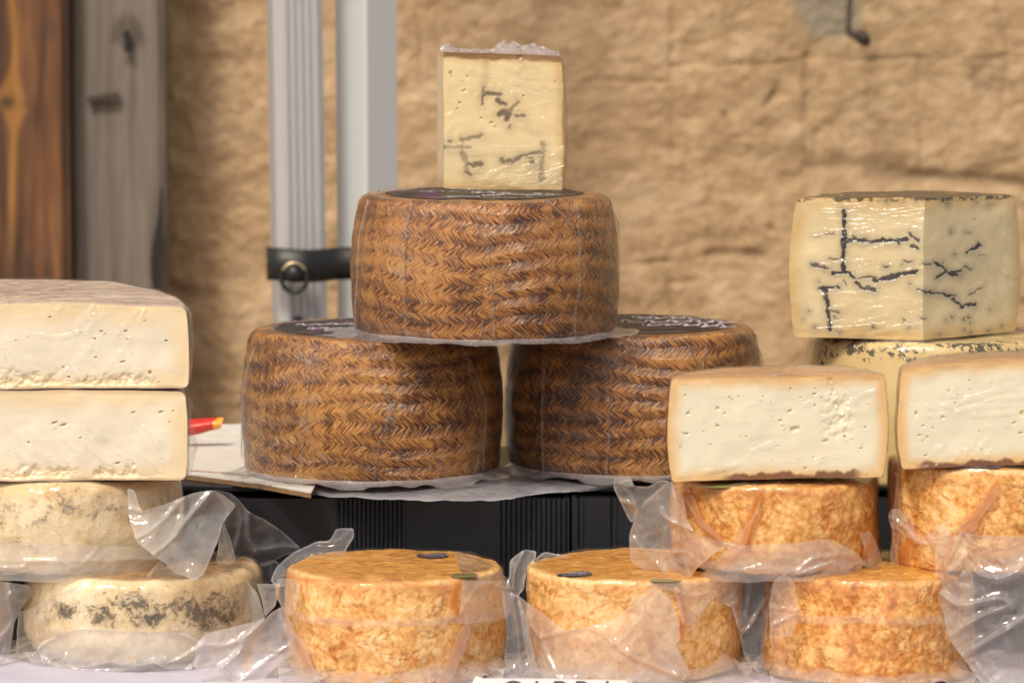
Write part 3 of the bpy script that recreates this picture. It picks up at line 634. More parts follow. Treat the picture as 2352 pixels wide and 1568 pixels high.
def manchego(label, u, y, z0, creases, seed, dark=0, gold=0, band=.9, R=.1033, H=.1125, puck=()):
    root = thing('whole_cheese', label, 'cheese', (X(u, y), y, z0), 'herringbone patterned dark brown cheese wheels stacked in a pyramid')
    W = Wheel(u, y, z0, R, H, dict(bot=.965, top=.925, c=.008), dome=.0012, wob=.0012, seed=seed, ns=640, nz=110, wf=20)
    def weave(T, z, r):
        per = .0148; a = z/per; t = np.abs(a-np.floor(a)-.5)*2; return .0004*t*(z < H*.99)*(z > .001)
    def crease_shade(V, T):
        p = proj(V); e = np.zeros(len(V)); nz_ = fbm(V*60, 2)
        for c in creases: q = np.array(c, float)+np.array([2.6, 0]); e = np.maximum(e, np.exp(-(dpoly(p, spline(q, 5))/1.7)**2)*(.55+nz_))
        return np.clip(e, 0, 1)*(np.sin(T) < .12)
    V, F, uv, T, zz, rr = W.shell(0, weave, ncap=40)
    mk('rind', V, F, m_manchego('herringbone_rind', seed, dark, gold, band), root, uv=uv, attrs={'crease_shade': crease_shade(V, T)})
    # vacuum film with its own creases
    def ex(T, z, r):
        Vp = np.stack([W.x+r*np.cos(T), W.y+r*np.sin(T), z0+z], 1); p = proj(Vp); fr = np.sin(T) < .12; e = np.zeros(len(T))
        for c in creases: e = np.maximum(e, np.where(fr, np.exp(-(dpoly(p, spline(c, 5))/1.5)**2), 0))
        rs_ = np.random.RandomState(seed)
        for c in rs_.uniform(.1, math.pi-.1, 7): e = np.maximum(e, np.exp(-((T % (2*math.pi)-c)*R/.0015)**2))
        ex.e = e
        pk_ = sstep(.05, .45, fbm(np.stack([T*2.2, z*22, T*0+seed], 1), 2))*sstep(0, .006, z)
        return e*.0022+.0004*np.maximum(ridged(Vp*60, 2)-.3, 0)+.0010*pk_*np.abs(fbm(Vp*np.array([190, 190, 260]), 2))
    V, F, uv, T, zz, rr = W.shell(.0005, ex, ncap=14)
    hz = ex.e*.38
    pk = proj(V)
    for (a, b, r_, k) in puck: hz = np.maximum(hz, k*np.exp(-(np.hypot(pk[:, 0]-a, pk[:, 1]-b)/r_)**2)*(np.sin(T) < .1))
    hz = hz*(zz < H*.999)
    mk('vacuum_film', V, F, film_m, root, attrs={'haze': hz, 'stain': np.zeros(len(V))})
    return root, W
GR = 'x'
ML, WL = manchego('herringbone rind cheese wheel at the pyramid base, standing beside the white cardboard', 853, 3.05, .1030, creasesL, 3, dark=-.06, gold=.04, band=.8, puck=[(712, 830, 22, .22), (702, 985, 8, .45), (895, 960, 12, .4), (1108, 1020, 9, .3)])
MR, WR = manchego('herringbone rind cheese wheel at the pyramid base, partly behind a cut cream half', 1458, 3.08, .1030, creasesR, 8, dark=.03, band=.95, R=.1025, puck=[(1395, 830, 20, .15), (1250, 920, 6, .3)])
MT, WT = manchego('topmost herringbone rind cheese wheel carrying the veined wedge', 1114, 3.01, .2172, creasesT, 5, dark=.02, band=.75, R=.1040, H=.1068, puck=[(1118, 540, 8, .3), (1320, 480, 14, .2), (935, 690, 5, .2)])

# labels on the wheels' tops
m_lab = Mat('dark_label'); P_ = m_lab.obj(); n_ = m_lab.noise(P_, 35, 2)
m_lab = m_lab.fin(m_lab.mix(n_.ss(.58, .66), (.014, .013, .014), (.09, .018, .09)), .45, spec=.15)
m_ink = m_plain('white_print', (.55, .52, .58), .4); m_bk = m_plain('black_print', (.01, .01, .01), .4); m_dots = m_plain('grey_print', (.33, .30, .31), .4)
def ribbon(pts, wd, z):
    p = np.asarray(pts, float); t = np.gradient(p, axis=0); t /= np.linalg.norm(t, axis=1)[:, None]+1e-9; n = np.stack([-t[:, 1], t[:, 0]], 1); wd = np.broadcast_to(wd, len(p))[:, None]
    a = p+n*wd/2; b = p-n*wd/2; V = np.vstack([np.c_[a, np.full(len(p), z)], np.c_[b, np.full(len(p), z)]]); k = len(p)
    return V, [(i, i+1, i+1+k, i+k) for i in range(k-1)]
def wheel_label(root, W, seed, bc_u, script_pts):
    rs_ = np.random.RandomState(seed); zt = W.z0+W.H; Rl = .077; n = 120
    def zz(x, y): return zt+W.dome*(1-((x-W.x)**2+(y-W.y)**2)/(W.R*.85)**2)+.0007
    LZ = []
    ths = np.linspace(0, 2*math.pi, n, endpoint=False); V = [(W.x, W.y, zz(W.x, W.y))]
    for f in (.33, .66, 1.0): V += [(W.x+Rl*f*math.cos(a), W.y+Rl*f*math.sin(a), zz(W.x+Rl*f*math.cos(a), W.y+Rl*f*math.sin(a))) for a in ths]
    F = [(0, 1+i, 1+(i+1) % n) for i in range(n)]
    for k in range(2): F += [(1+k*n+i, 1+(k+1)*n+i, 1+(k+1)*n+(i+1) % n, 1+k*n+(i+1) % n) for i in range(n)]
    lab = mk('label', W.field(np.array(V, float)), F, m_lab, root)
    zl = 0.0
    def lift(V, k): V = np.array(V, float); V[:, 2] = [zz(a, b) for a, b in V[:, :2]]; V = W.field(V); V[:, 2] += .00025*k; return V
    parts = []
    # dotted ring round the edge
    for i in range(110):
        a = 2*math.pi*i/110; a2 = a+.02
        parts.append(ribbon([(W.x+.0755*math.cos(q), W.y+.0755*math.sin(q)) for q in (a, a2)], .0014, zl-.0008))
    V, F = merge(parts); mk('printed_border', lift(V, 1), F, m_dots, lab, smooth=False)
    # scrolled lettering across the middle
    parts = []
    for (cx, cy, sc) in script_pts:
        for k in range(5):
            x = W.x+cx+k*.0105*sc; y = W.y+cy; h = .012*sc*rs_.uniform(.7, 1.3)
            s_ = spline([(x, y-h*.3), (x+.002*sc, y+h*.7), (x+.005*sc, y+h*rs_.uniform(-.1, .3)), (x+.003*sc, y-h*.5), (x+.008*sc, y-h*.2), (x+.011*sc, y+h*.2)], 6)
            parts.append(ribbon(s_, np.linspace(.0012, .0026, len(s_))*sc, zl))
    V, F = merge(parts); mk('printed_script', lift(V, 1), F, m_ink, lab, smooth=False)
    # small print following the edge, and the barcode
    parts = []
    for i in range(46):
        a = math.radians(-140)+i*math.radians(80)/46; r_ = .0715
        if rs_.rand() < .8: parts.append(ribbon([(W.x+r_*math.cos(q), W.y+r_*math.sin(q)) for q in (a, a+.012)], .0016*rs_.uniform(.5, 1), zl))
    V, F = merge(parts); mk('small_print', lift(V, 1), F, m_ink, lab, smooth=False)
    bx = X(bc_u, W.y-.06)-W.x; ang0 = math.atan2(-math.sqrt(max(.064**2-bx*bx, 0)), bx); parts = []; bars = []
    wa = .024/.064
    parts.append(ribbon([(W.x+.064*math.cos(q), W.y+.064*math.sin(q)) for q in np.linspace(ang0-wa/2, ang0+wa/2, 14)], .011, zl+.0001))
    V, F = merge(parts); mk('barcode_panel', lift(V, 1.6), F, m_ink, lab, smooth=False)
    q = ang0-wa/2+.02
    while q < ang0+wa/2-.02:
        wq = rs_.choice([.005, .008, .013]); bars.append(ribbon([(W.x+r_*math.cos(q+wq/2), W.y+r_*math.sin(q+wq/2)) for r_ in (.0595, .068)], wq*.064, zl+.0003)); q += wq+rs_.choice([.006, .010])
    V, F = merge(bars); mk('barcode', lift(V, 2.4), F, m_bk, lab, smooth=False)
wheel_label(ML, WL, 1, 846, [(-.060, .016, 1.2), (-.050, -.012, 1.0)])
wheel_label(MR, WR, 2, 1415, [(-.01, .010, 1.7), (0.005, -.022, 1.4), (.0, .04, 1.3)])
wheel_label(MT, WT, 3, 1066, [(-.062, .01, .8), (-.01, -.022, 1.1), (.01, -.04, .9), (-.03, -.045, .8)])

# ---- sheets of film traced as patches lying against a wheel
def patch(name, outline, depth, mat, parent, creases=(), stains=(), wr=.0012, wf=28, haze=0.0, res=4.5, smooth_n=5, seed=0, edge_h=.12, hz_pts=(), thick=None):
    ol = np.array(outline, float)
    if smooth_n > 1:
        nx_ = np.roll(ol, -1, 0); d_ = np.hypot(*(nx_-ol).T)[:, None]; k_ = np.minimum(.14, 4.5/(d_+1e-6)); ol = np.stack([ol+(nx_-ol)*k_, nx_-(nx_-ol)*k_], 1).reshape(-1, 2)
    if True:
        ol = np.vstack([np.linspace(ol[i], ol[(i+1) % len(ol)], max(3, int(np.hypot(*(ol[(i+1) % len(ol)]-ol[i]))/res)))[:-1] for i in range(len(ol))])
    ol = ol+np.stack([fbm(np.c_[ol*.02, np.full(len(ol), seed)], 2), fbm(np.c_[ol*.02, np.full(len(ol), seed+9)], 2)], 1)*2.2
    mn, mx = ol.min(0), ol.max(0); gx, gy = np.meshgrid(np.arange(mn[0], mx[0], res), np.arange(mn[1], mx[1], res*.9))
    gx = gx+((np.arange(gx.shape[0]) % 2)*res/2)[:, None]; G = np.c_[gx.ravel(), gy.ravel()]
    G = G[inside(G, ol)]; G = G[dpoly(G, ol, True) > res*.5]
    pts = [Vector(p) for p in ol]+[Vector(p) for p in G]; k = len(ol)
    res_ = delaunay_2d_cdt(pts, [], [list(range(k))], 1, 1e-4)
    P = np.array([tuple(p) for p in res_[0]]); F = [tuple(f) for f in res_[2]]
    y = depth(P)
    V3 = np.array([at(p[0], p[1], yy_) for p, yy_ in zip(P, y)])
    crs = np.zeros(len(P))
    for c in creases:
        pts_, wd, am = c; q = dpoly(P, spline(pts_, 5) if len(pts_) > 2 else pts_); crs = crs+am*np.exp(-(q/wd))
    wv = wr*(ridged(V3*wf+seed*3.3, 3)-1.1)+wr*.9*fbm(V3*wf*.5+seed, 2)
    y2 = y-crs-wv
    V3 = np.array([at(p[0], p[1], yy_) for p, yy_ in zip(P, y2)])
    st = np.zeros(len(P))
    for s_ in stains: pts_, wd, am = s_; st = np.maximum(st, 1.0*am*np.exp(-(dpoly(P, spline(pts_, 5) if len(pts_) > 2 else pts_)/(wd*1.35))**2))
    st = st*(.75+.5*fbm(V3*60, 2))
    hz = haze+edge_h*np.exp(-dpoly(P, ol, True)/2.5)+.25*np.clip(crs/.002, 0, 1)*.6
    return mk(name, V3, F, mat, parent, attrs={'stain': np.clip(st, 0, 1), 'haze': np.clip(hz, 0, 1)})
def on(W, off=.003): return lambda P: W.front_y((P[:, 0]-1176)/FPX*(W.y-W.R*.6), off)-.0+0*P[:, 0]-off*.0
def plane(y0, sx=0.0, sy=0.0, c=(1000, 1000)): return lambda P: y0+(P[:, 0]-c[0])*sx+(P[:, 1]-c[1])*sy
def Z2(z, r):      # zoomed-view points -> photo points
    ox = {2: 0, 3: 602.9, 4: 1177.2, 5: 1694}[r]; return [(a*.3226+ox, b*.3226+1062.3) for a, b in z]

# film skirts under the pyramid wheels
def skirt(parent, W, pts_in, pts_out, z, seed, mat, droop=.002):
    a = spline(pts_in, 10); b = spline(pts_out, 10); n = min(len(a), len(b)); a, b = a[:n], b[:n]; rows = 9; V = []
    for j in range(rows):
        t = j/(rows-1); p = a*(1-t)+b*t
        for i in range(n): V.append(at_z(p[i, 0], p[i, 1]-0, z-0*t))
    V = np.array(V); t = np.repeat(np.linspace(0, 1, rows), n)
    return V, gridf(n, rows), t
def skirt3(name, parent, W, r0, lens, zb, seed, mat, amp=.003, a0=180, a1=360, lift=.001, droop=.0, nn=240):
    """flat margin of the bag fanning out at a wheel's foot; lens = [(angle in degrees, width)]"""
    an = np.radians(np.linspace(a0, a1, nn)); L = np.interp(np.degrees(an), [a for a, _ in lens], [b for _, b in lens])
    rows = 12; V = []; tt = []
    for j in range(rows):
        t = j/(rows-1); r = r0+L*t
        wv = amp*t*(np.sin(an*9+seed)+.6*np.sin(an*17+seed*2)+.3*np.sin(an*31))
        V.append(np.stack([W.x+r*np.cos(an), W.y+r*np.sin(an), zb+lift+np.maximum(wv, -amp*.6)-droop*t*t+.004*(1-t)**3], 1)); tt.append(np.full(nn, t))
    V = np.vstack(V); t = np.concatenate(tt); V = V+noisevec(V*60, 2)*.0006
    return mk(name, V, gridf(nn, rows), mat, parent, attrs={'haze': .10+.35*sstep(.9, 1, t)+.15*sstep(.25, 0, t), 'stain': np.zeros(len(V))})
hz_m = film(.22, .2, body=(.84, .82, .86), bump=.3)
skirt3('bag_margin', ML, WL, .101, [(180, .02), (215, .018), (240, .010), (270, .011), (300, .016), (330, .02), (360, .01)], .1030, 1.0, hz_m, amp=.0022, a0=185, a1=352)
skirt3('bag_margin', MR, WR, .100, [(180, .005), (215, .022), (240, .014), (270, .017), (300, .015), (360, .01)], .1030, 2.4, hz_m, amp=.0028, a0=190, a1=350)
skirt3('bag_margin', MT, WT, .100, [(150, .01), (175, .024), (192, .034), (200, .026), (225, .012), (250, .008), (285, .010), (300, .013), (330, .012), (345, .016), (360, .02), (380, .01)], .2158, .3, hz_m, amp=.0008, a0=150, a1=378, lift=.0012)
# loose film spread on top of the crate under both lower wheels
def spread():
    lo = spline([(716, 1134), (800, 1142), (900, 1146), (1000, 1150), (1090, 1151), (1180, 1144), (1280, 1130), (1380, 1124), (1440, 1124)], 12)
    hi = spline([(716, 1108), (800, 1100), (900, 1098), (1000, 1100), (1090, 1100), (1180, 1092), (1280, 1092), (1380, 1096), (1440, 1096)], 12)
    n = len(lo); rows = 8; V = []
    for j in range(rows):
        t = j/(rows-1)
        for i in range(n):
            p = hi[i]*(1-t)+lo[i]*t; z = .1010-.006*t*t; V.append(at_z(p[0], p[1], z))
    V = np.array(V)+0; t = np.repeat(np.linspace(0, 1, rows), n); V[:, 2] += .0012*fbm(V*60, 2)
    o = mk('plastic_sheet', V, gridf(n, rows), film(.45, .25, body=(.88, .88, .96), bump=.25), attrs={'haze': .1+.3*sstep(.85, 1, t), 'stain': np.zeros(len(V))})
    tag(o, 'pale bluish plastic sheet edge hanging over the black crate front', 'plastic sheet')
spread()

# ---- veined wedge on top of the pyramid
def holes_disp(V, uvp, holes, normal, edge, depth=.002):
    h = np.zeros(len(V)); 
    for q in holes:
        a, b, rx, ry = (*q, q[2]) if len(q) == 3 else q
        th_ = (a*7.3+b) % 3.1; ddx = uvp[:, 0]-a; ddy = uvp[:, 1]-b; g = .35*(rx-ry)/max(rx, ry)
        wob_ = 1+.25*perlin(np.c_[uvp*.25, np.full(len(V), a)])
        k = np.sqrt((ddx/(rx*wob_))**2+((ddy+g*ddx)/(ry*wob_))**2); h = np.maximum(h, sstep(1.15, .55, k))
    V += normal[None]*(-depth*h)[:, None]*1.0
    return h
def wedge_faces(root, W, faces, mat, holes=(), veins=(), crumb=None, rindline=None, fiss=None, rnd=60, seed=0, nx=420, nz=260, depth=.002, vw=1.0, halo=7, soft=0.0):
    rs_ = np.random.RandomState(seed)
    for (ang, a0, a1, nrm) in faces:
        V, F, edge, zz, A = W.face(ang, nx, a0, a1, nz); uvp = proj(V); nrm = np.array(nrm, float); nrm /= np.linalg.norm(nrm)
        hs = list(holes); ux = uvp[:, 0]; uy = uvp[:, 1]
        for _ in range(rnd):
            r_ = rs_.uniform(.6, 1.6); hs.append((rs_.uniform(ux.min()+20, ux.max()-20), rs_.uniform(uy.min()+20, uy.max()-15), r_*rs_.uniform(1, 1.9), r_))
        inn = sstep(.001, .004, edge)
        h = holes_disp(V, uvp, hs, nrm, edge, depth)*inn
        cr = np.zeros(len(V))
        if crumb is not None:
            cr = crumb(uvp, V)*inn; V += nrm[None]*((-.0012+.0020*fbm(V*150, 4)+.0010*(ridged(V*100, 2)-1))*cr)[:, None]
        if fiss is not None:
            d = dpoly(uvp+3.5*np.stack([fbm(V*170, 3), fbm(V*170+4, 3)], 1), spline(fiss, 6)); V += nrm[None]*((.0020*sstep(5, 0, d)*fbm(V*90, 3)-.0014*sstep(14, 1, d)*(.4+ridged(V*130, 2)*.4))*inn)[:, None]
        vn = np.zeros(len(V)); hl = np.zeros(len(V)); jit = np.stack([fbm(V*230, 3), fbm(V*230+7, 3)], 1)
        for (pts, wd, am) in veins:
            d = dpoly(uvp+jit*3.6, pts) ; ww = wd*(.30+1.5*np.abs(perlin(V*70+3))+.9*np.abs(perlin(V*190)))
            ww = ww*1.45*vw; vn = np.maximum(vn, am*sstep(ww+1.6+soft, ww-.4-soft*.3, d)); hl = np.maximum(hl, .55*am*np.exp(-(d/(halo+wd))**2))
        rl = rindline(uvp, V, zz, edge) if rindline else np.zeros(len(V))
        V += nrm[None]*(.0005*fbm(V*40, 3))[:, None]*inn[:, None]-nrm[None]*(vn*.0006)[:, None]
        mk('paste', V, F, mat, root, attrs={'edge': edge, 'hole': h, 'crumb': cr, 'vein': np.clip(vn, 0, 1), 'halo': np.clip(hl, 0, 1), 'rindline': np.clip(rl, 0, 1)})
cling = film(.012, .17, bump=.30, bs=70, spec=.8, stretch=(.35, 1, 2.2))
def cling_patch(name, root, W, ang, a0, a1, nrm, streaks, seed, mat=None, off=.0012, hz0=.0):
    V, F, edge, zz, A = W.face(ang, 220, a0, a1, 150); uvp = proj(V); nrm = np.array(nrm, float); nrm /= np.linalg.norm(nrm)
    e = np.zeros(len(V))
    for pts, wd in streaks: e = np.maximum(e, np.exp(-(dpoly(uvp, spline(pts, 5) if len(pts) > 2 else pts)/wd)**2))
    V = V+nrm[None]*(off+.0012*e+.0004*ridged(V*45+seed, 2))[:, None]
    return mk(name, V, F, mat or cling, root, attrs={'haze': .22*e+hz0, 'stain': np.zeros(len(V))})
rsx = np.random.RandomState(12)
def rstreaks(n, x0, x1, y0, y1, ang, L, s=3):
    r_ = np.random.RandomState(s); o = []
    for _ in range(n):
        a = math.radians(ang+r_.normal()*8); l = L*r_.uniform(.4, 1.3); x, y = r_.uniform(x0, x1), r_.uniform(y0, y1)
        o.append(([(x, y), (x+l*.5*math.cos(a), y+l*.5*math.sin(a)+r_.normal()*2), (x+l*math.cos(a), y+l*math.sin(a))], r_.uniform(.7, 1.5)))
    return o
ZP = lambda z: [(a*.2673+918.7, b*.2673+68.9) for a, b in z]    # wedge close-up -> photo
ay = 3.03; ux0, ux1 = 1009, 1296
Rp = (ux1-ux0-6)/FPX*ay/math.cos(math.radians(4))
PW = Wheel(0, ay, .3270, Rp, .1055, dict(bot=.975, top=.955, c=.004, cb_=.003), dome=.0, wob=.0007, seed=21, ns=90, nz=90, t0=math.radians(4), t1=math.radians(94), x=X(ux0+10, ay), wf=22, tilt=(-.035, 0))
P = thing('cheese_wedge', 'tall quarter wedge of dark veined yellow cheese wrapped in film, topping the pyramid', 'cheese', (PW.x+.05, PW.y+.04, PW.z0))
m_p1 = m_paste('truffle_paste', (.88, .73, .43), (.72, .50, .22), (.70, .54, .26), .010, (.22, .10, .03), (.12, .085, .065), (.33, .24, .15))
m_pr = m_rind('wedge_rind', (.50, .30, .12), (.36, .19, .07), (.16, .08, .03), 70, .5)
V, F, uv, T, zz, rr = PW.shell(0); mk('rind', V, F, m_pr, P, uv=uv)
vp = [(ZP([(720, 570), (760, 545), (850, 562)]), 1.6, .85), (ZP([(716, 505), (714, 580), (706, 640)]), .8, .8), (ZP([(840, 600), (870, 640), (905, 645)]), 1.8, .85), (ZP([(850, 725), (890, 705), (935, 730), (920, 765)]), 2.6, .85),
      (ZP([(890, 700), (960, 690), (1020, 625)]), 1.4, .6), (ZP([(1000, 740), (1060, 742)]), 1.6, .7), (ZP([(955, 825), (945, 845)]), 1.6, .6), (ZP([(530, 945), (600, 935), (690, 905)]), 1.8, .6),
      (ZP([(545, 950), (535, 1050), (570, 1130), (575, 1220)]), 2.0, .45), (ZP([(590, 1160), (640, 1165), (690, 1155)]), 2.4, .75), (ZP([(340, 1012), (390, 1012)]), 1.6, .7), (ZP([(350, 1012), (600, 1015)]), 1.6, .4),
      (ZP([(870, 1110), (900, 1140), (1000, 1120), (1060, 1080), (1200, 1050)]), 2.2, .7), (ZP([(1230, 970), (1225, 1100), (1215, 1300)]), 3.0, .45), (ZP([(1095, 1100), (1125, 1110)]), 1.0, .7), (ZP([(1020, 222), (1030, 232)]), 1.8, .9), (ZP([(1130, 1143), (1145, 1143)]), 1.3, .8), (ZP([(430, 960)]), 1.2, .8), (ZP([(570, 1225), (600, 1242)]), 1, .8)]
def rl_p(uvp, V, zz, edge):
    top = PW.H-zz; k = sstep(.0052, .0024, top+.0014*fbm(V*90, 3))*.85
    k = np.maximum(k, .7*sstep(1289, 1295, uvp[:, 0]+3*fbm(V*60, 3)))
    dr = np.exp(-((uvp[:, 0]-(918.7+740*.2673))/9)**2)*sstep(.045, .0, top)*.30
    return np.maximum(k, dr)
hp = [(918.7+a*.2673, 68.9+b*.2673, r1, r2) for a, b, r1, r2 in [(437, 375, 3.5, 6), (445, 405, 2, 4), (550, 522, 5, 3), (515, 627, 4, 3), (490, 680, 4, 2), (785, 798, 5, 3), (580, 400, 2, 3), (1062, 568, 3, 2), (700, 758, 3, 1.5)]]
fa = math.radians(4)
wedge_faces(P, PW, [(fa, 0, 1, (math.sin(fa), -math.cos(fa), 0))], m_p1, hp, vp, rindline=rl_p, rnd=14, seed=4, nx=300, nz=300, halo=13, depth=.0012, vw=1.15, soft=3.2)
wedge_faces(P, PW, [(math.radians(94), 0, 1, (-1, -.1, 0))], m_p1, (), (), rnd=4, seed=5, nx=80, nz=90)
cs = [(ZP([(330, 990), (600, 985), (900, 1000), (1400, 1020)]), 1.5), (ZP([(330, 1020), (700, 1035), (1400, 1045)]), 1.3), (ZP([(340, 1040), (700, 1045)]), 1.2), (ZP([(600, 330), (800, 380), (1100, 460), (1400, 500)]), 2),
      (ZP([(760, 400), (1000, 510), (1380, 610)]), 1.6), (ZP([(980, 350), (1030, 310), (1065, 265)]), 1.3), (ZP([(410, 740), (450, 700), (530, 680)]), 1.1), (ZP([(380, 870), (430, 840), (450, 800)]), 1.1), (ZP([(710, 1280), (1000, 1260), (1400, 1200)]), 1.4)]
cs += rstreaks(26, 1180, 1270, 360, 425, -18, 40, 5)+rstreaks(22, 1050, 1250, 140, 300, 14, 60, 6)+rstreaks(16, 1015, 1200, 385, 430, 4, 50, 9)
cling_patch('cling_film', P, PW, fa, .0, 1.0, (math.sin(fa), -math.cos(fa), 0), cs, 2)
V, F, uv, T, zz, rr = PW.shell(.0010, lambda T, z, r: .0006*ridged(np.stack([T*4, z*60, r*10], 1), 2), capbot=False); mk('cling_film_back', V, F, cling, P, attrs={'haze': np.full(len(V), .03), 'stain': np.zeros(len(V))})
# bunched film on top of the wedge
nx, ny = 150, 60; a_, b_ = np.meshgrid(np.linspace(0, 1, nx), np.linspace(0, 1, ny)); a_ = a_.ravel(); b_ = b_.ravel()
VX = X(ux0+1+(ux1-ux0-12)*a_, ay); VY = PW.y-.002+.062*b_+.008*a_; zt_ = PW.z0+PW.H+(VX-PW.x)*-.035
Q = np.stack([VX, VY, zt_], 1); bulge = .005*np.exp(-((a_-.56)/.10)**2)*np.exp(-((b_-.35)/.25)**2)*1.5+.0055*np.exp(-((a_-.78)/.14)**2)*np.exp(-((b_-.4)/.3)**2)+.003*np.exp(-((a_-.05)/.05)**2)+.0016
Q[:, 2] += bulge*(1+.5*(ridged(Q*90, 2)-1))*sstep(0, .07, b_)+.0013*(ridged(Q*np.array([70, 120, 1]), 3)-1)*sstep(0, .1, b_)*sstep(1, .85, b_)+.0008
mk('bunched_film', Q, gridf(nx, ny), film(.30, .12, bump=.6, bs=80, body=(.86, .80, .80)), P, attrs={'haze': np.full(len(Q), .18), 'stain': np.zeros(len(Q))})

# ---- black-veined piece at the right, with two cut faces
ZH = lambda z: [(a*.2746+1751.4, b*.2746+401.9) for a, b in z]
hy = 2.985; HW = Wheel(0, hy, .2125, .1045, .1085, dict(bot=.955, top=.945, c=.006, cb_=.004), dome=.001, wob=.0011, seed=33, ns=200, nz=90, t0=math.radians(38), t1=math.radians(169), x=X(2125, hy), wf=18, tilt=(.0, .012))
Hh = thing('cheese_piece', 'pale cheese piece with long black veins on two cut faces, above the speckled wheel', 'cheese', (HW.x, HW.y+.04, HW.z0))
m_h = m_paste('black_veined_paste', (.76, .65, .40), (.66, .47, .21), (.42, .33, .15), .016, (.03, .025, .02))
m_tr = m_truffle('speckled_rind')
V, F, uv, T, zz, rr = HW.shell(0); mk('rind', V, F, m_tr, Hh, uv=uv, attrs={'edge': sstep(HW.H-.004, HW.H, zz)*3})
vh = [([(683, 300), (684, 400), (686, 520), (676, 650), (674, 760), (690, 820)], 3.0, 1), ([(590, 830), (640, 815), (720, 820), (765, 865)], 2.4, 1), ([(720, 556), (780, 545), (870, 550), (930, 568)], 2.2, .95), ([(940, 565), (1000, 545), (1100, 556), (1200, 545)], 2.6, .95),
      ([(765, 520), (790, 545)], 2.0, .9), ([(1235, 495), (1250, 520)], 1.8, .85), ([(1265, 520), (1300, 550)], 2, .85), ([(1240, 590), (1300, 615)], 2.4, .85), ([(1130, 560), (1150, 590)], 1.8, .8),
      ([(940, 888), (1000, 870), (1070, 860), (1140, 830), (1280, 812)], 2.4, .95), ([(1080, 850), (1140, 830)], 3.6, .9), ([(790, 870), (880, 858), (950, 860)], 1.0, .8), ([(785, 905), (830, 940), (940, 962)], 2.8, .9),
      ([(410, 748), (470, 765), (550, 785)], 1.6, .8), ([(550, 705), (650, 700)], 1.6, .6), ([(530, 495), (590, 488)], 1.8, .5), ([(430, 525), (480, 520)], 1.2, .35), ([(478, 945), (560, 948), (640, 940)], 2.0, .9), ([(520, 955), (535, 1040), (550, 1150)], 3.0, .95), ([(553, 1165), (560, 1230), (568, 1300)], 2.3, .95), ([(560, 1130), (640, 1160)], 1.6, .6), ([(600, 1180), (615, 1200)], 1.3, .6),
      ([(1705, 650), (1745, 625), (1800, 600), (1810, 585)], 1.8, .95), ([(1450, 740), (1510, 770), (1540, 810), (1640, 845)], 2.2, .95), ([(1465, 855), (1540, 810), (1580, 825), (1660, 805)], 2.2, .95), ([(1300, 962), (1400, 985), (1500, 990), (1560, 1008), (1620, 1015)], 1.5, .95), ([(1590, 1040), (1640, 1070), (1665, 1105), (1720, 1085), (1780, 1085)], 2.0, .95),
      ([(1340, 745), (1410, 748)], .9, .7), ([(1185, 730), (1250, 725)], .9, .7), ([(1690, 770), (1750, 790)], 1.2, .6), ([(1720, 1005), (1780, 980), (1850, 925)], 1.1, .55), ([(1010, 765), (1045, 770)], 1.8, .7), ([(1320, 1200), (1360, 1205)], 1.7, .5), ([(1820, 670), (1860, 680)], 1.0, .4), ([(1240, 1240), (1280, 1250)], 1.2, .5), ([(1700, 480), (1750, 490)], 1.5, .35), ([(680, 880), (700, 915)], 1.6, .5)]
r9 = np.random.RandomState(9)
for _ in range(42): a, b = r9.uniform(320, 2060), r9.choice([r9.uniform(190, 260), r9.uniform(1120, 1370), r9.uniform(1180, 1370), r9.uniform(300, 1300)]); vh.append(([(a, b), (a+r9.uniform(2, 7), b+r9.uniform(-3, 5))], r9.uniform(.3, .9), r9.uniform(.5, .95)))
vh = [(ZH(a), b*.92, c) for a, b, c in vh]
def rl_h(uvp, V, zz, edge): return sstep(.0030, .0006, HW.H-zz+.0016*fbm(V*130, 3)-.0008)*sstep(-.25, .25, fbm(V*160, 3))*.85
wedge_faces(Hh, HW, [(math.radians(169), 0, 1, (-math.sin(math.radians(11)), -math.cos(math.radians(11)), 0)), (math.radians(38), 0, 1, (math.sin(math.radians(38)), -math.cos(math.radians(38)), 0))], m_h, (), vh, rindline=rl_h, rnd=4, seed=6, nx=330, nz=330, halo=10, depth=.0012, vw=1.2)
cs = rstreaks(40, 1835, 2100, 480, 770, -8, 90, 15)+rstreaks(12, 1880, 2120, 460, 540, 3, 120, 16)
cling_patch('cling_film', Hh, HW, math.radians(169), 0, 1, (-.19, -.98, 0), cs, 5)
cs = rstreaks(14, 2180, 2310, 480, 700, 55, 40, 17)
cling_patch('cling_film', Hh, HW, math.radians(38), 0, 1, (.616, -.788, 0), cs, 6)

# ---- speckled wheel below it
GW = Wheel(2141, 3.065, .0990, .0985, .1115, dict(bot=.97, top=.95, c=.007), dome=.0015, wob=.0015, seed=41, ns=300, nz=70)
G = thing('whole_cheese', 'pale yellow cheese wheel speckled with black truffle, under the black veined piece', 'cheese', (GW.x, GW.y, GW.z0))
V, F, uv, T, zz, rr = GW.shell(0); ed = sstep(GW.H-.03, GW.H-.006, zz)*1.6*sstep(.6, .9, rr/GW.R)+.35*(zz > GW.H*.995)
mk('rind', V, F, m_tr, G, uv=uv, attrs={'edge': ed})
V, F, uv, T, zz, rr = GW.shell(.0012, lambda T, z, r: .0008*ridged(np.stack([T*5, z*40, r*20], 1), 2), capbot=False); mk('vacuum_film', V, F, film(.05, .1, bump=.5, bs=60, spec=.7), G, attrs={'haze': np.full(len(V), .0), 'stain': np.zeros(len(V))})

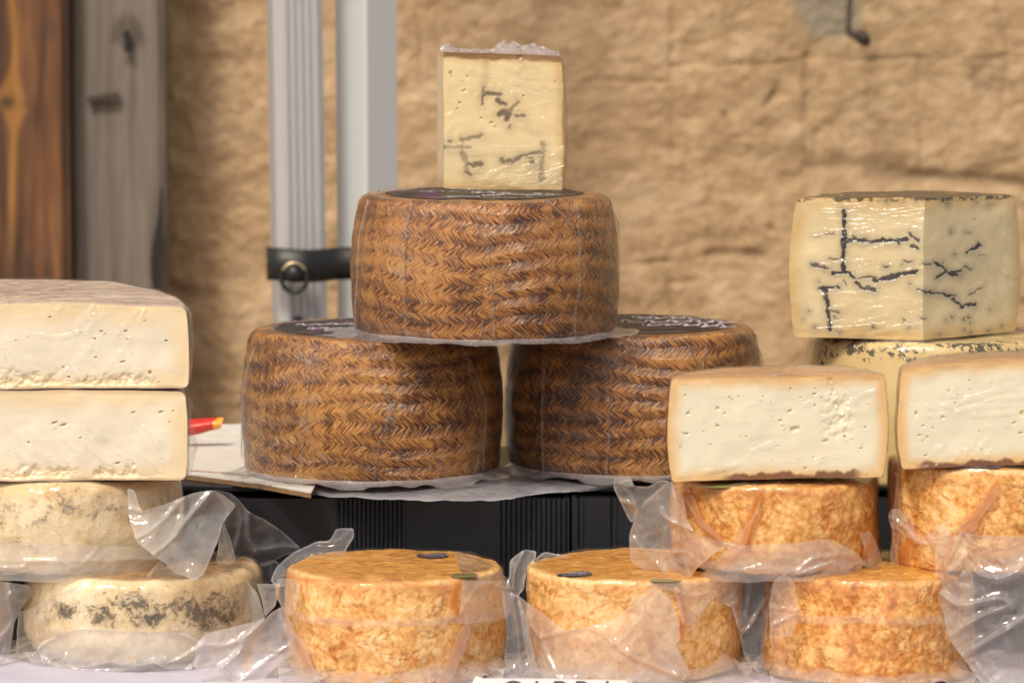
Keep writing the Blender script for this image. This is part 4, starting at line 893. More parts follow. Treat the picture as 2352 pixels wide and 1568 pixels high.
# ---- two crumbly pale halves stacked at the left
def half(label, W, mat, rmat, holes, crumb=None, rindline=None, fiss=None, group=None, rnd=60, seed=0, ang=0.0, nx=460, nz=240, streaks=(), loc=None, cat='cheese', depth=.002, filmz=cling):
    root = thing('half_cheese', label, cat, (W.x, W.y+.03, W.z0), group)
    W.t0 = ang; W.t1 = ang+math.pi
    V, F, uv, T, zz, rr = W.shell(0, ncap=40); mk('rind', V, F, rmat, root, uv=uv, attrs={'gold': np.zeros(len(V))})
    nrm = (math.sin(ang), -math.cos(ang), 0)
    wedge_faces(root, W, [(ang, -1, 1, nrm)], mat, holes, (), crumb, rindline, fiss, rnd, seed, nx, nz, depth)
    cling_patch('cling_film', root, W, ang, -1, 1, nrm, streaks, seed, filmz)
    V, F, uv, T, zz, rr = W.shell(.0006, lambda T, z, r: .0006*ridged(np.stack([T*6, z*40, r*25], 1)+seed, 2), capbot=False, ncap=30)
    mk('cling_film_back', V, F, filmz, root, attrs={'haze': np.full(len(V), .04), 'stain': np.zeros(len(V))})
    return root
ZL = lambda z: [(a*.3296, b*.3296+602.9) for a, b in z]
m_pa = m_paste('crumbly_paste', (.86, .80, .65), (.86, .70, .44), (.72, .52, .25), .020, (.42, .24, .16))
m_pr2 = m_rind('pinkish_rind', (.84, .72, .56), (.74, .58, .46), (.48, .34, .27), 40, .45, (1, 3, 1))
def crA(lo, hi, seed, xm):
    def f(uvp, V):
        e = lo+10*fbm(V*24+seed, 2)+22*fbm(V*75+seed, 4); return sstep(e, e+26, uvp[:, 1])*sstep(xm+20, xm-40, uvp[:, 0]+40*fbm(V*22, 2))*sstep(-.35, .25, fbm(V*38+seed, 3)+.18)
    return f
def rlA(H):
    def f(uvp, V, zz, edge): return .35*sstep(.004, .0008, H-zz)+.5*sstep(.003, .0003, zz+.001*fbm(V*60, 2))
    return f
W1 = Wheel(14, 2.78, .1975, .1295, .0585, dict(bot=.99, top=.985, c=.004, cb_=.004), tilt=(0, .085), dome=.003, wob=.0014, seed=51, ns=220, nz=70, wf=16)
h1 = [(a*.3296, b*.3296+602.9, r1, r2) for a, b, r1, r2 in [(348, 380, 2.5, 2.5), (1157, 545, 4, 2.5), (875, 478, 4, 2.5), (705, 480, 4, 3), (660, 530, 3, 2.5), (855, 690, 8, 2), (440, 727, 2.5, 2.5), (1045, 765, 4, 5), (665, 660, 3, 2), (590, 820, 2.5, 3), (480, 797, 3, 3), (110, 545, 2, 2)]]
half('upper crumbly pale half cheese with pinkish top, highest of the pale stack', W1, m_pa, m_pr2, h1, crA(845, 0, 1, 345), rlA(.0625), None, 'pale crumbly half cheeses', 14, 3,
     streaks=[(ZL([(510, 770), (620, 600), (740, 435)]), 1.4), (ZL([(440, 770), (560, 640), (680, 520)]), 1.1), (ZL([(700, 780), (840, 610)]), 1.0), (ZL([(540, 405), (620, 370), (680, 348)]), 1.2), (ZL([(0, 480), (30, 620), (70, 800)]), 1.5), (ZL([(20, 500), (80, 700), (100, 800)]), 1.1), (ZL([(200, 480), (400, 510), (570, 465)]), 1.1)]+rstreaks(12, 120, 330, 700, 830, -58, 60, 31))
W2 = Wheel(12, 2.78, .1310, .1295, .0650, dict(bot=.985, top=.985, c=.005, cb_=.004), dome=.0006, wob=.0014, seed=57, ns=220, nz=70, wf=16)
h2 = [(a*.3296, b*.3296+602.9, r1, r2) for a, b, r1, r2 in [(440, 1130, 10, 3), (380, 1115, 8, 2.5), (930, 1043, 6, 2), (200, 1252, 2.5, 2.5), (1180, 1110, 2, 1.5), (560, 1220, 3, 2), (1120, 1040, 6, 3), (820, 1395, 6, 2.5)]]
half('lower crumbly pale half cheese, sandwiched between its twin and the grey moulded wheel', W2, m_pa, m_pr2, h2, crA(1062, 0, 5, 375), rlA(.065), None, 'pale crumbly half cheeses', 14, 4,
     streaks=rstreaks(26, 10, 330, 960, 1060, 42, 70, 32))

hw = bpy.data.objects
W1h, W2h = [o for o in bpy.data.objects if o.name.startswith('half_cheese')][:2]
patch('bunched_film', [(428, 702), (438, 716), (444, 760), (446, 810), (440, 850), (437, 880), (430, 893), (424, 850), (424, 760)], plane(2.80, 0, 0), film(.16, .08, bump=.6, bs=60, body=(.88, .80, .74)), W1h, creases=[([(432, 710), (438, 790), (433, 880)], 2.5, .003)], wr=.002, wf=60, seed=61, edge_h=.2, res=3)
patch('bunched_film', [(428, 905), (440, 918), (444, 930), (439, 965), (448, 1000), (456, 1022), (447, 1052), (438, 1090), (430, 1108), (424, 1050), (424, 950)], plane(2.80, 0, 0), film(.16, .08, bump=.6, bs=60, body=(.88, .80, .74)), W2h, creases=[([(432, 910), (437, 990), (452, 1022)], 2.5, .003), ([(452, 1024), (436, 1060), (432, 1100)], 2.5, .003)], wr=.0025, wf=60, seed=62, edge_h=.2, res=3)
# ---- cut cream halves at the right
ZD = lambda z: [(a*.3662+1493, b*.3662+717.8) for a, b in z]
m_pd = m_paste('cream_paste', (.84, .80, .63), (.80, .52, .22), (.76, .64, .36), .012, (.20, .075, .035))
m_pr3 = m_rind('orange_cut_rind', (.74, .47, .24), (.62, .34, .15), (.42, .19, .09), 45, .4, (1, 3, 1))
def hz_(l): return [(q[0]*.3662+1493, q[1]*.3662+717.8, q[2]*.3662, (q[3] if len(q) > 3 else q[2])*.3662) for q in l]
hD = hz_([(910, 728, 34, 19), (240, 632, 15, 12), (228, 760, 16, 9), (425, 600, 11, 14), (1100, 805, 19, 13), (878, 617, 14, 10), (1030, 510, 13, 8), (425, 710, 15, 7), (1222, 778, 12, 9), (975, 975, 12, 7), (500, 532, 8, 5), (468, 632, 8, 7), (220, 517, 7, 7), (605, 775, 7, 7), (820, 675, 14, 6), (1035, 580, 6, 8), (1325, 850, 11, 5), (190, 843, 6, 6), (880, 478, 5, 9), (945, 533, 8, 4), (1350, 718, 9, 5), (555, 525, 6, 4)])
hF = hz_([(1670, 632, 11, 18), (1835, 655, 12, 10), (1714, 709, 10, 7), (1775, 722, 7, 6), (1690, 768, 13, 6), (1730, 895, 14, 7), (2335, 632, 16, 20), (1875, 490, 6, 9), (2325, 755, 16, 9), (2005, 425, 6, 7), (2285, 690, 14, 7), (1915, 567, 8, 4), (2065, 742, 8, 4), (1740, 778, 6, 10)])
def rlD(H, u0, u1, sd):
    def f(uvp, V, zz, edge):
        b = sstep(.0048, .0022, zz-.0034*np.maximum(fbm(V*np.array([110, 110, 60])+sd, 3), -.5))*sstep(u0-10, u0+30, uvp[:, 0])*sstep(u1+25, u1-10, uvp[:, 0])
        t = .22*sstep(.006, .001, H-zz+.003*fbm(V*50+sd, 3)); return np.maximum(b*.95, t)
    return f
W3 = Wheel(0, 2.705, .1425, .0772, .0718, dict(bot=.955, top=.965, c=.0022, cb_=.002), dome=.0006, wob=.0008, seed=61, ns=200, nz=80, x=X(1791, 2.705), wf=20, tilt=(.022, 0))
half('cream half cheese with small holes and a crumbled notch, on an orange wheel', W3, m_pd, m_pr3, hD, lambda p, V: .5*sstep(55, 20, np.hypot(p[:, 0]-1925, (p[:, 1]-955)*.7)), rlD(.0738, 1655, 1965, 1), ZD([(1130, 390), (1150, 470), (1165, 540), (1185, 640), (1160, 700), (1210, 640)]), 'cream half cheeses with orange rind', 45, 7,
     ang=math.radians(2), streaks=[(ZD([(320, 990), (450, 965), (570, 930)]), 1), (ZD([(1360, 1040), (1395, 1010)]), 1.4), (ZD([(1200, 570), (1300, 545)]), 1)]+rstreaks(10, 1600, 2000, 890, 1080, -15, 60, 41), depth=.0014)
W4 = Wheel(0, 2.700, .1535, .0950, .0705, dict(bot=.96, top=.965, c=.0022, cb_=.002), dome=.0035, wob=.0008, seed=66, ns=220, nz=80, x=X(2066, 2.70)+.0950, wf=20, tilt=(.03, 0))
half('cream half cheese with orange top, cropped by the picture edge, beneath the black veined piece', W4, m_pd, m_pr3, hF, None, rlD(.0705, 2100, 2420, 4), None, 'cream half cheeses with orange rind', 45, 8,
     ang=math.radians(1), streaks=rstreaks(16, 2110, 2350, 900, 990, -8, 120, 42)+rstreaks(10, 2080, 2330, 1020, 1075, -50, 35, 43), depth=.0014)

# ---- whole orange wheels in loose bags
def bag(W, mat, root, seed, haze=.0, amp=.0018, stains=(), bands=(), name='plastic_bag', creases=()):
    def ex(T, z, r):
        Q = np.stack([np.cos(T)*r, np.sin(T)*r, z], 1)
        e = amp*(ridged(Q*np.array([17, 17, 11])+seed*2.1, 2)-.9)*sstep(0, .3, r/W.R)
        e += .003*np.exp(-((z-W.H*.12)/(W.H*.12))**2)*(.6+.6*perlin(np.c_[np.cos(T)*3, np.sin(T)*3, T*0+seed]))
        return np.maximum(e, -.0003)
    V, F, uv, T, zz, rr = W.shell(.0016, ex, ncap=24, capbot=False)
    p = proj(V); st = np.zeros(len(V)); fr = (np.sin(T) < .15)
    for pts, wd, am in stains: st = np.maximum(st, np.where(fr, 1.3*am*np.exp(-(dpoly(p, spline(pts, 4) if len(pts) > 2 else pts)/(wd*1.4))**2), 0))
    rn = ridged(np.stack([np.cos(T)*3, np.sin(T)*3, zz*9], 1)*2+seed, 2); st = np.maximum(st, .45*sstep(1.25, 1.5, rn))
    # oil that gathers where the bag is drawn in under the top edge
    st = np.maximum(st, .35*np.exp(-((zz-W.H*.93)/.0035)**2)*(.5+perlin(V*30)))
    hz = np.full(len(V), haze)
    for z0_, z1_, k in bands: hz = np.maximum(hz, k*sstep(z0_-.0004, z0_+.0004, zz+.0015*np.sin(T*3+seed))*sstep(z1_+.0004, z1_-.0004, zz+.0015*np.sin(T*3+seed)))
    return mk(name, V, F, mat, root, attrs={'stain': np.clip(st, 0, 1), 'haze': hz})
clearb = film(.02, .055, bump=.5, bs=34, tint=(1, .97, .92), body=(.90, .82, .72), spec=.5)
midb = film(.20, .055, bump=.5, bs=34, body=(.90, .85, .80), spec=1.2)
thick = film(.33, .055, bump=.5, bs=34, body=(.90, .85, .82), spec=1.2)
cool_c = film(.10, .06, bump=.35, bs=30, body=(.80, .82, .86))
GO = 'orange rind cheese wheels in clear bags'
def orange(label, u, y, z0, R, H, seed, pale=0, deep=0, prof=None, bands=(), stains=(), haze=0.0, wob=.0024):
    root = thing('whole_cheese', label, 'cheese', (X(u, y), y, z0), GO)
    W = Wheel(u, y, z0, R, H, prof or dict(bot=.945, top=.985, c=.0032), dome=.0015, wob=wob, seed=seed, ns=460, nz=90, wf=15)
    V, F, uv, T, zz, rr = W.shell(0, lambda T, z, r: .0009*fbm(np.stack([np.cos(T)*r, np.sin(T)*r, z], 1)*70, 3)+.0006*np.sin(r*520)*(z > H*.99)*0, ncap=40)
    mk('rind', V, F, m_orange('orange_rind', seed, pale, deep), root, uv=uv, attrs={'top': sstep(H-.0004, H+.0003, zz)*sstep(.97, .93, rr/R), 'rim': np.exp(-((zz-(H-.0018))/.0016)**2)*sstep(.80, .94, rr/R)*(.6+fbm(V*40, 2))})
    bag(W, clearb, root, seed, haze, stains=stains, bands=bands)
    return root, W
m_gl = m_plain('dark_oval_sticker', (.028, .018, .035), .45); m_gg = m_plain('green_gold_sticker', (.20, .19, .05), .3, coat=.5)
def oval(root, W, u, v, rx, ry_, mat, inkf=True, seed=0):
    top = W.V[W.V[:, 2] > W.z0+W.H*.93]; c = at_z(u, v, W.z0+W.H)
    def zof(x, y): d = (top[:, 0]-x)**2+(top[:, 1]-y)**2; return top[np.argsort(d)[:8], 2].mean()+.0012
    zt = zof(c[0], c[1]); c = at_z(u, v, zt)
    def cf(V, k): V = np.array(V, float); V[:, 2] += [max(zof(a, b), zt-.0005)-zt for a, b in V[:, :2]]; V[:, 2] += k; return V
    zt = zt; rs_ = np.random.RandomState(seed); n = 48
    V = [(c[0]+rx*math.cos(2*math.pi*i/n), c[1]+ry_*math.sin(2*math.pi*i/n), zt) for i in range(n)]; V = V+[(a, b, z_-.0004) for a, b, z_ in V]
    lab = mk('sticker', cf(V, 0), [tuple(range(n))]+[(i, i+n, (i+1) % n+n, (i+1) % n) for i in range(n)], mat, root, smooth=False)
    parts = [ribbon([(c[0]+rx*.92*math.cos(2*math.pi*i/n), c[1]+ry_*.90*math.sin(2*math.pi*i/n)) for i in range(n+1)], .00035, zt+.0002)]
    if inkf:
        for k in range(9):
            x = c[0]-rx*.62+k*rx*.15; h = ry_*.30*rs_.uniform(.7, 1.2); parts.append(ribbon(spline([(x, c[1]-h), (x+rx*.03, c[1]+h), (x+rx*.08, c[1]), (x+rx*.12, c[1]-h*.8)], 4), .0004, zt+.0002))
        for s_ in (-1, 1):
            for k in range(7): x = c[0]+(k-3)*rx*.11; parts.append(ribbon([(x, c[1]+s_*ry_*.6), (x+rx*.07, c[1]+s_*ry_*.6)], .0006, zt+.0002))
    V, F = merge(parts); mk('sticker_print', cf(V, .0001), F, m_ink, lab, smooth=False)

O1, A1 = orange('bagged orange cheese wheel with two stickers, between the mouldy wheel and its twin', 905, 2.75, .001, .0785, .0735, 71, pale=.10, bands=[(.0420, .0475, .34)],
    stains=[(Z2([(100, 880), (110, 1000), (170, 1150), (300, 1400), (400, 1568)], 3), 7, .8), (Z2([(160, 800), (300, 830), (600, 840), (900, 860), (1250, 890), (1380, 940)], 3), 5, .55), (Z2([(1400, 860), (1360, 980), (1420, 1090)], 3), 9, .8), (Z2([(1480, 1160), (1380, 1350), (1290, 1568)], 3), 6, .7)])
oval(O1, A1, 993, 1276, .0115, .0125, m_gl, seed=1); oval(O1, A1, 1066, 1318, .010, .009, m_gg, False, 2)
patch('bag_flap', Z2([(1365, 632), (1480, 645), (1620, 720), (1745, 820), (1772, 900), (1765, 1080), (1650, 1135), (1500, 1140), (1385, 1152), (1405, 1060), (1425, 960), (1418, 800)], 3),
      lambda P: np.minimum(A1.front_y((P[:, 0]-1176)/FPX*2.71, .006), 2.745)+np.clip(1335-P[:, 1], 0, 80)*.0011, midb, O1, creases=[(Z2([(1420, 900), (1600, 860), (1740, 900)], 3), 6, .002), (Z2([(1385, 1150), (1450, 1000), (1540, 880)], 3), 4, .002), (Z2([(1540, 880), (1640, 1130)], 3), 5, .0015)],
      stains=[(Z2([(1400, 860), (1370, 980), (1400, 1100)], 3), 9, .7), (Z2([(1540, 880), (1560, 980), (1480, 1120)], 3), 5, .45)], haze=.02, wr=.0008, seed=1)
patch('bag_flap', Z2([(1500, 1140), (1440, 1330), (1340, 1568), (1265, 1568), (1320, 1400), (1390, 1210), (1440, 1140)], 3), on(A1, .005), midb, O1, stains=[(Z2([(1440, 1150), (1350, 1370), (1270, 1568)], 3), 5, .9)], wr=.0006, seed=2)
patch('bag_flap', Z2([(110, 820), (250, 830), (265, 900), (230, 1060), (200, 1090), (150, 1050), (95, 960), (92, 890)], 3), on(A1, .008), midb, O1, stains=[(Z2([(100, 880), (110, 1000), (180, 1090)], 3), 5, .9)], wr=.0006, seed=12)
patch('bag_flap', Z2([(190, 1150), (300, 1290), (360, 1440), (410, 1568), (260, 1568), (200, 1480), (190, 1300)], 3), on(A1, .006), midb, O1, stains=[(Z2([(220, 1180), (320, 1350), (410, 1568)], 3), 4, .6)], wr=.0006, seed=13)
patch('bag_corner', Z2([(480, 555), (525, 470), (645, 468), (648, 530), (610, 590), (590, 640), (420, 690), (250, 760), (150, 880), (95, 880), (55, 835), (95, 740), (200, 650), (300, 600), (390, 556)], 3),
      plane(2.80, .0, -.0003, (800, 1262)), cool_c, O1, creases=[(Z2([(400, 560), (520, 560), (640, 480)], 3), 4, .004), (Z2([(130, 850), (250, 680), (430, 640)], 3), 5, .003)], haze=.06, wr=.0015, seed=3, edge_h=.35, smooth_n=3)

O2, A2 = orange('bagged orange cheese wheel with one dark oval sticker and crumpled film across its front', 1461, 2.76, .001, .0785, .0725, 75, pale=.14,
    stains=[(Z2([(200, 1080), (240, 1250), (200, 1300)], 4), 7, .6), (Z2([(1170, 900), (1220, 1060), (1200, 1250)], 4), 6, .8)])
oval(O2, A2, 1319, 1317, .0125, .0070, m_gl, seed=4); oval(O2, A2, 1530, 1331, .011, .005, m_gg, False, 5)
patch('bag_flap', Z2([(30, 930), (200, 1060), (380, 1195), (560, 1165), (700, 1130), (860, 1010), (960, 900), (1010, 885), (1120, 960), (1180, 1100), (1200, 1250), (1160, 1285), (1210, 1370), (1300, 1568), (150, 1568), (100, 1350), (60, 1120)], 4),
      on(A2, .007), thick, O2, creases=[(Z2([(210, 1240), (560, 1180), (820, 1370), (1180, 1520)], 4), 5, .004), (Z2([(560, 1180), (700, 1300), (900, 1120), (940, 950)], 4), 4, .003), (Z2([(200, 1240), (260, 1400), (330, 1530)], 4), 4, .004), (Z2([(930, 1050), (980, 1290), (1100, 1420), (1190, 1530)], 4), 4, .0035), (Z2([(70, 1100), (200, 1240)], 4), 4, .003), (Z2([(820, 1370), (880, 1230)], 4), 4, .002)],
      stains=[(Z2([(200, 1120), (240, 1250)], 4), 6, .8), (Z2([(560, 1180), (700, 1290), (860, 1390), (1180, 1520)], 4), 4, .85), (Z2([(900, 1060), (940, 1200), (980, 1300)], 4), 4, .6), (Z2([(240, 1240), (420, 1210), (560, 1175)], 4), 3, .5)], haze=.0, wr=.0016, wf=30, seed=4, smooth_n=3)
patch('bag_flap', Z2([(930, 860), (1240, 850), (1480, 845), (1450, 940), (1330, 1080), (1240, 1200), (1210, 1140), (1175, 1000), (1150, 915), (1010, 890)], 4), on(A2, .006), midb, O2,
      creases=[(Z2([(1170, 900), (1260, 950), (1400, 920)], 4), 4, .003), (Z2([(1180, 920), (1230, 1150)], 4), 3, .003)], stains=[(Z2([(1165, 905), (1220, 1050), (1240, 1190)], 4), 5, .9), (Z2([(1170, 900), (1260, 990), (1390, 930)], 4), 5, .7)], wr=.0012, seed=5)
patch('bag_flap', Z2([(1400, 940), (1560, 1030), (1600, 1150), (1650, 1380), (1760, 1502), (1800, 1350), (1830, 950), (1850, 850), (1700, 850), (1480, 845)], 4), plane(2.71, .00012, -.0000, (1700, 1400)), cool_c, O2,
      creases=[(Z2([(1560, 960), (1620, 1180), (1690, 1170), (1800, 960)], 4), 4, .004), (Z2([(1700, 860), (1660, 1100)], 4), 4, .003), (Z2([(1500, 1030), (1600, 990), (1560, 870)], 4), 4, .003)], stains=[(Z2([(1640, 1190), (1740, 1060), (1820, 940)], 4), 4, .5)], haze=.05, wr=.003, wf=26, seed=6, smooth_n=3)
patch('bag_corner', Z2([(-20, 700), (80, 615), (170, 625), (160, 690), (110, 740), (80, 900), (30, 960), (-60, 900), (-20, 800)], 4), plane(2.77, 0, -.0002, (1190, 1300)), cool_c, O2, creases=[(Z2([(85, 620), (20, 760), (0, 900)], 4), 4, .004)], stains=[(Z2([(-20, 690), (0, 720)], 4), 6, .5)], haze=.12, wr=.0012, seed=7, edge_h=.35, smooth_n=3)
patch('bag_corner', Z2([(150, 700), (220, 635), (330, 650), (420, 665), (180, 720), (110, 745)], 4), plane(2.80, 0, -.0002, (1190, 1300)), cool_c, O2, haze=.12, wr=.0012, seed=17, edge_h=.35, smooth_n=3)
patch('bag_flap', Z2([(-80, 900), (40, 950), (110, 1140), (170, 1450), (200, 1568), (-20, 1568), (-60, 1400), (-40, 1200)], 4), plane(2.705, .0, 0, (1200, 1500)), cool_c, O2, creases=[(Z2([(0, 960), (40, 1200), (60, 1500)], 4), 4, .005), (Z2([(60, 1000), (120, 1300)], 4), 4, .004)], stains=[(Z2([(10, 980), (30, 1200)], 4), 6, .5)], haze=.12, wr=.0025, seed=18)

O3, A3 = orange('browner bagged orange cheese wheel with a pale film band, beneath the two upper orange wheels', 2003, 2.745, .001, .0755, .0735, 79, deep=.10, bands=[(.0440, .0495, .30)],
    stains=[(Z2([(1120, 860), (1080, 1050), (1110, 1100)], 5), 8, .5), (Z2([(820, 1200), (790, 1568)], 5), 8, .4)], prof=dict(bot=1.0, top=.95, c=.0035))
patch('bag_flap', Z2([(250, 845), (330, 780), (410, 850), (440, 1060), (380, 1240), (225, 1245), (225, 1000)], 5), plane(2.675, .0, 0, (1800, 1400)), midb, O3, creases=[(Z2([(240, 1030), (430, 1055)], 5), 4, .003), (Z2([(250, 1160), (430, 1070)], 5), 4, .003), (Z2([(250, 850), (300, 960), (430, 1050)], 5), 4, .003)], stains=[(Z2([(240, 1030), (430, 1055)], 5), 5, .5), (Z2([(240, 1235), (380, 1235), (430, 1080)], 5), 3, .4)], wr=.001, seed=8, smooth_n=2)
patch('bag_flap', Z2([(225, 1250), (370, 1240), (400, 1400), (440, 1480), (560, 1568), (330, 1568), (270, 1430)], 5), plane(2.675, .0, 0, (1800, 1500)), clearb, O3, creases=[(Z2([(230, 1260), (320, 1420), (420, 1568)], 5), 3, .003)], stains=[(Z2([(230, 1250), (260, 1330), (320, 1430)], 5), 3, .8)], haze=.08, wr=.0014, seed=9)

O4, A4 = orange('bagged orange cheese wheel carrying the notched cream half, its film tied up at one side', 1785, 2.765, .0765, .0748, .0615, 83, deep=.04,
    stains=[(Z2([(1240, 230), (1330, 400), (1460, 540)], 4), 6, .9), (Z2([(1760, 240), (1700, 400), (1660, 580)], 4), 9, .9), (Z2([(1290, 230), (1340, 380)], 4), 4, .6)])
oval(O4, A4, 1660, 1115, .018, .005, m_gg, False, 7)
patch('bag_flap', Z2([(1120, 125), (1040, 190), (960, 270), (880, 370), (835, 500), (832, 620), (845, 710), (940, 760), (1090, 812), (1250, 840), (1320, 740), (1420, 660), (1530, 590), (1660, 590), (1420, 545), (1300, 500), (1240, 400), (1210, 230)], 4),
      lambda P: np.minimum(A4.front_y((P[:, 0]-1176)/FPX*2.70, .010), 2.735)-.004, thick, O4, creases=[(Z2([(1060, 330), (1100, 400), (1300, 490), (1530, 580)], 4), 4, .005), (Z2([(1250, 840), (1400, 690), (1560, 600)], 4), 4, .003), (Z2([(1090, 470), (1060, 700), (1090, 800)], 4), 5, .003), (Z2([(1150, 640), (1240, 640), (1280, 680)], 4), 4, .004), (Z2([(870, 540), (950, 640), (1080, 780)], 4), 5, .003), (Z2([(1120, 130), (1150, 330), (1120, 450)], 4), 5, .002), (Z2([(1250, 840), (1230, 690)], 4), 4, .003)],
      stains=[(Z2([(1250, 830), (1380, 700), (1470, 640)], 4), 9, .95), (Z2([(1150, 620), (1240, 600), (1300, 660), (1320, 760)], 4), 9, .55), (Z2([(1240, 690), (1260, 800)], 4), 5, .7), (Z2([(930, 740), (1080, 800)], 4), 5, .4)], haze=-.02, wr=.0018, wf=26, seed=10, smooth_n=3)
patch('bag_corner', Z2([(720, 100), (840, 105), (862, 165), (960, 170), (1060, 122), (1120, 125), (1040, 200), (960, 270), (900, 340), (850, 435), (790, 330), (725, 200)], 4),
      plane(2.745, .0, .0, (1500, 1130)), film(.22, .14, bump=.3, bs=30, body=(.82, .81, .82)), O4, creases=[(Z2([(860, 165), (760, 150), (725, 105)], 4), 4, .005), (Z2([(770, 270), (860, 300), (900, 360)], 4), 4, .003), (Z2([(800, 180), (900, 320)], 4), 4, .003)], stains=[(Z2([(780, 270), (850, 320), (900, 380)], 4), 5, .7)], haze=.0, wr=.0018, seed=11, smooth_n=3, edge_h=.35)
patch('bag_flap', Z2([(1670, 582), (1800, 578), (1960, 572), (2110, 560), (2200, 540), (2330, 575), (2460, 640), (2500, 700), (2480, 770), (2330, 815), (2150, 838), (1900, 846), (1500, 846), (1300, 838), (1440, 700), (1560, 600)], 4),
      on(A4, .006), thick, O4, creases=[(Z2([(2040, 790), (2200, 735), (2280, 712), (2300, 740)], 4), 3, .005), (Z2([(2030, 770), (2150, 680), (2310, 660)], 4), 4, .003), (Z2([(1670, 590), (1540, 700), (1480, 830)], 4), 5, .002), (Z2([(2200, 545), (2330, 650)], 4), 4, .003)],
      stains=[(Z2([(1660, 600), (1560, 680), (1400, 760), (1290, 835)], 4), 8, .7)], haze=-.1, wr=.0010, seed=12, smooth_n=3)
patch('bag_flap', Z2([(860, 500), (940, 480), (1000, 590), (1030, 700), (1020, 770), (960, 795), (930, 700), (900, 600)], 5), on(A4, .008), midb, O4, stains=[(Z2([(860, 500), (920, 600), (990, 690)], 5), 8, .6)], wr=.0012, seed=22)
for pts in ([(1235, 240), (1290, 230), (1345, 400), (1480, 530), (1560, 570), (1460, 555), (1330, 440), (1240, 290)], [(1765, 240), (1760, 330), (1700, 430), (1665, 585), (1560, 575), (1640, 480), (1720, 360)]):
    patch('bag_fold', Z2(pts, 4), on(A4, .0055), film(.16, .1, bump=.25, bs=30, body=(.85, .72, .6)), O4, stains=[(Z2(pts[:len(pts)//2+1], 4), 14, .85)], wr=.0006, seed=len(pts), smooth_n=4, edge_h=.3)

O5, A5 = orange('bagged orange cheese wheel beneath the cropped cream half, film draped down its front', 2292, 2.765, .0765, .0760, .0725, 87, pale=.08, wob=.0030,
    stains=[(Z2([(1850, 150), (1760, 300), (1680, 460)], 5), 8, .7), (Z2([(1250, 540), (1170, 640), (1150, 760)], 5), 9, .8), (Z2([(1120, 110), (1130, 300)], 5), 6, .5)])
oval(O5, A5, 2263, 1090, .0135, .0060, m_gl, seed=8)
patch('bag_flap', Z2([(1070, 385), (1090, 330), (1150, 328), (1250, 395), (1262, 480), (1300, 520), (1370, 505), (1470, 420), (1530, 490), (1500, 580), (1410, 610), (1300, 585), (1200, 520), (1120, 470), (1095, 470)], 5), on(A5, .007), midb, O5,
      creases=[(Z2([(1080, 380), (1200, 470), (1290, 570), (1480, 560)], 5), 4, .004), (Z2([(1110, 340), (1100, 460)], 5), 3, .004), (Z2([(1380, 540), (1500, 520)], 5), 3, .003)], haze=.05, wr=.0012, seed=14, smooth_n=3)
patch('bag_flap', Z2([(1410, 600), (1480, 540), (1600, 490), (1700, 512), (1850, 525), (2100, 530), (2200, 900), (2200, 1600), (1760, 1600), (1640, 1430), (1500, 1250), (1460, 1050), (1415, 880), (1405, 720)], 5),
      lambda P: np.minimum(A5.front_y((P[:, 0]-1176)/FPX*2.69, .012), 2.73)-.004-np.clip(P[:, 1]-1330, 0, 300)*.00003, film(.26, .045, bump=.6, bs=28, body=(.88, .86, .87), spec=1.7), O5,
      creases=[(Z2([(1480, 800), (1560, 740), (1640, 660), (1700, 780), (1850, 830), (1980, 780), (2080, 690)], 5), 6, .008), (Z2([(1450, 930), (1560, 1010), (1700, 1000), (1860, 970), (1960, 1010)], 5), 5, .007), (Z2([(1500, 1240), (1700, 1110), (1880, 1040), (1960, 1010)], 5), 5, .006), (Z2([(1590, 1365), (1850, 1200), (2100, 1060)], 5), 3, .004), (Z2([(1600, 1385), (1860, 1225), (2100, 1090)], 5), 3, .004), (Z2([(1480, 740), (1600, 490)], 5), 4, .004), (Z2([(1640, 660), (1640, 520)], 5), 5, .003), (Z2([(1700, 1430), (1850, 1600)], 5), 3, .002)],
      stains=[(Z2([(1530, 500), (1500, 640), (1470, 780)], 5), 6, .9), (Z2([(1750, 600), (1900, 650), (2040, 600)], 5), 8, .4)], haze=.0, wr=.0028, wf=24, seed=15, smooth_n=3)
patch('bag_fold', Z2([(1860, 150), (1850, 230), (1720, 410), (1680, 500), (1530, 500), (1600, 430), (1740, 270), (1830, 170)], 5), on(A5, .0065), film(.16, .1, bump=.25, bs=30, body=(.85, .72, .6)), O5, stains=[(Z2([(1850, 160), (1720, 330), (1600, 480)], 5), 12, .75)], wr=.0006, seed=16, edge_h=.3)
patch('bag_fold', Z2([(1100, 60), (1130, 100), (1125, 250), (1085, 380), (1105, 500), (1085, 640), (1100, 760), (1160, 790), (1140, 600), (1180, 400), (1150, 200), (1150, 60)], 5), on(A5, .007), clearb, O5, stains=[(Z2([(1110, 400), (1090, 600), (1130, 770)], 5), 6, .5)], haze=.12, wr=.001, seed=19)

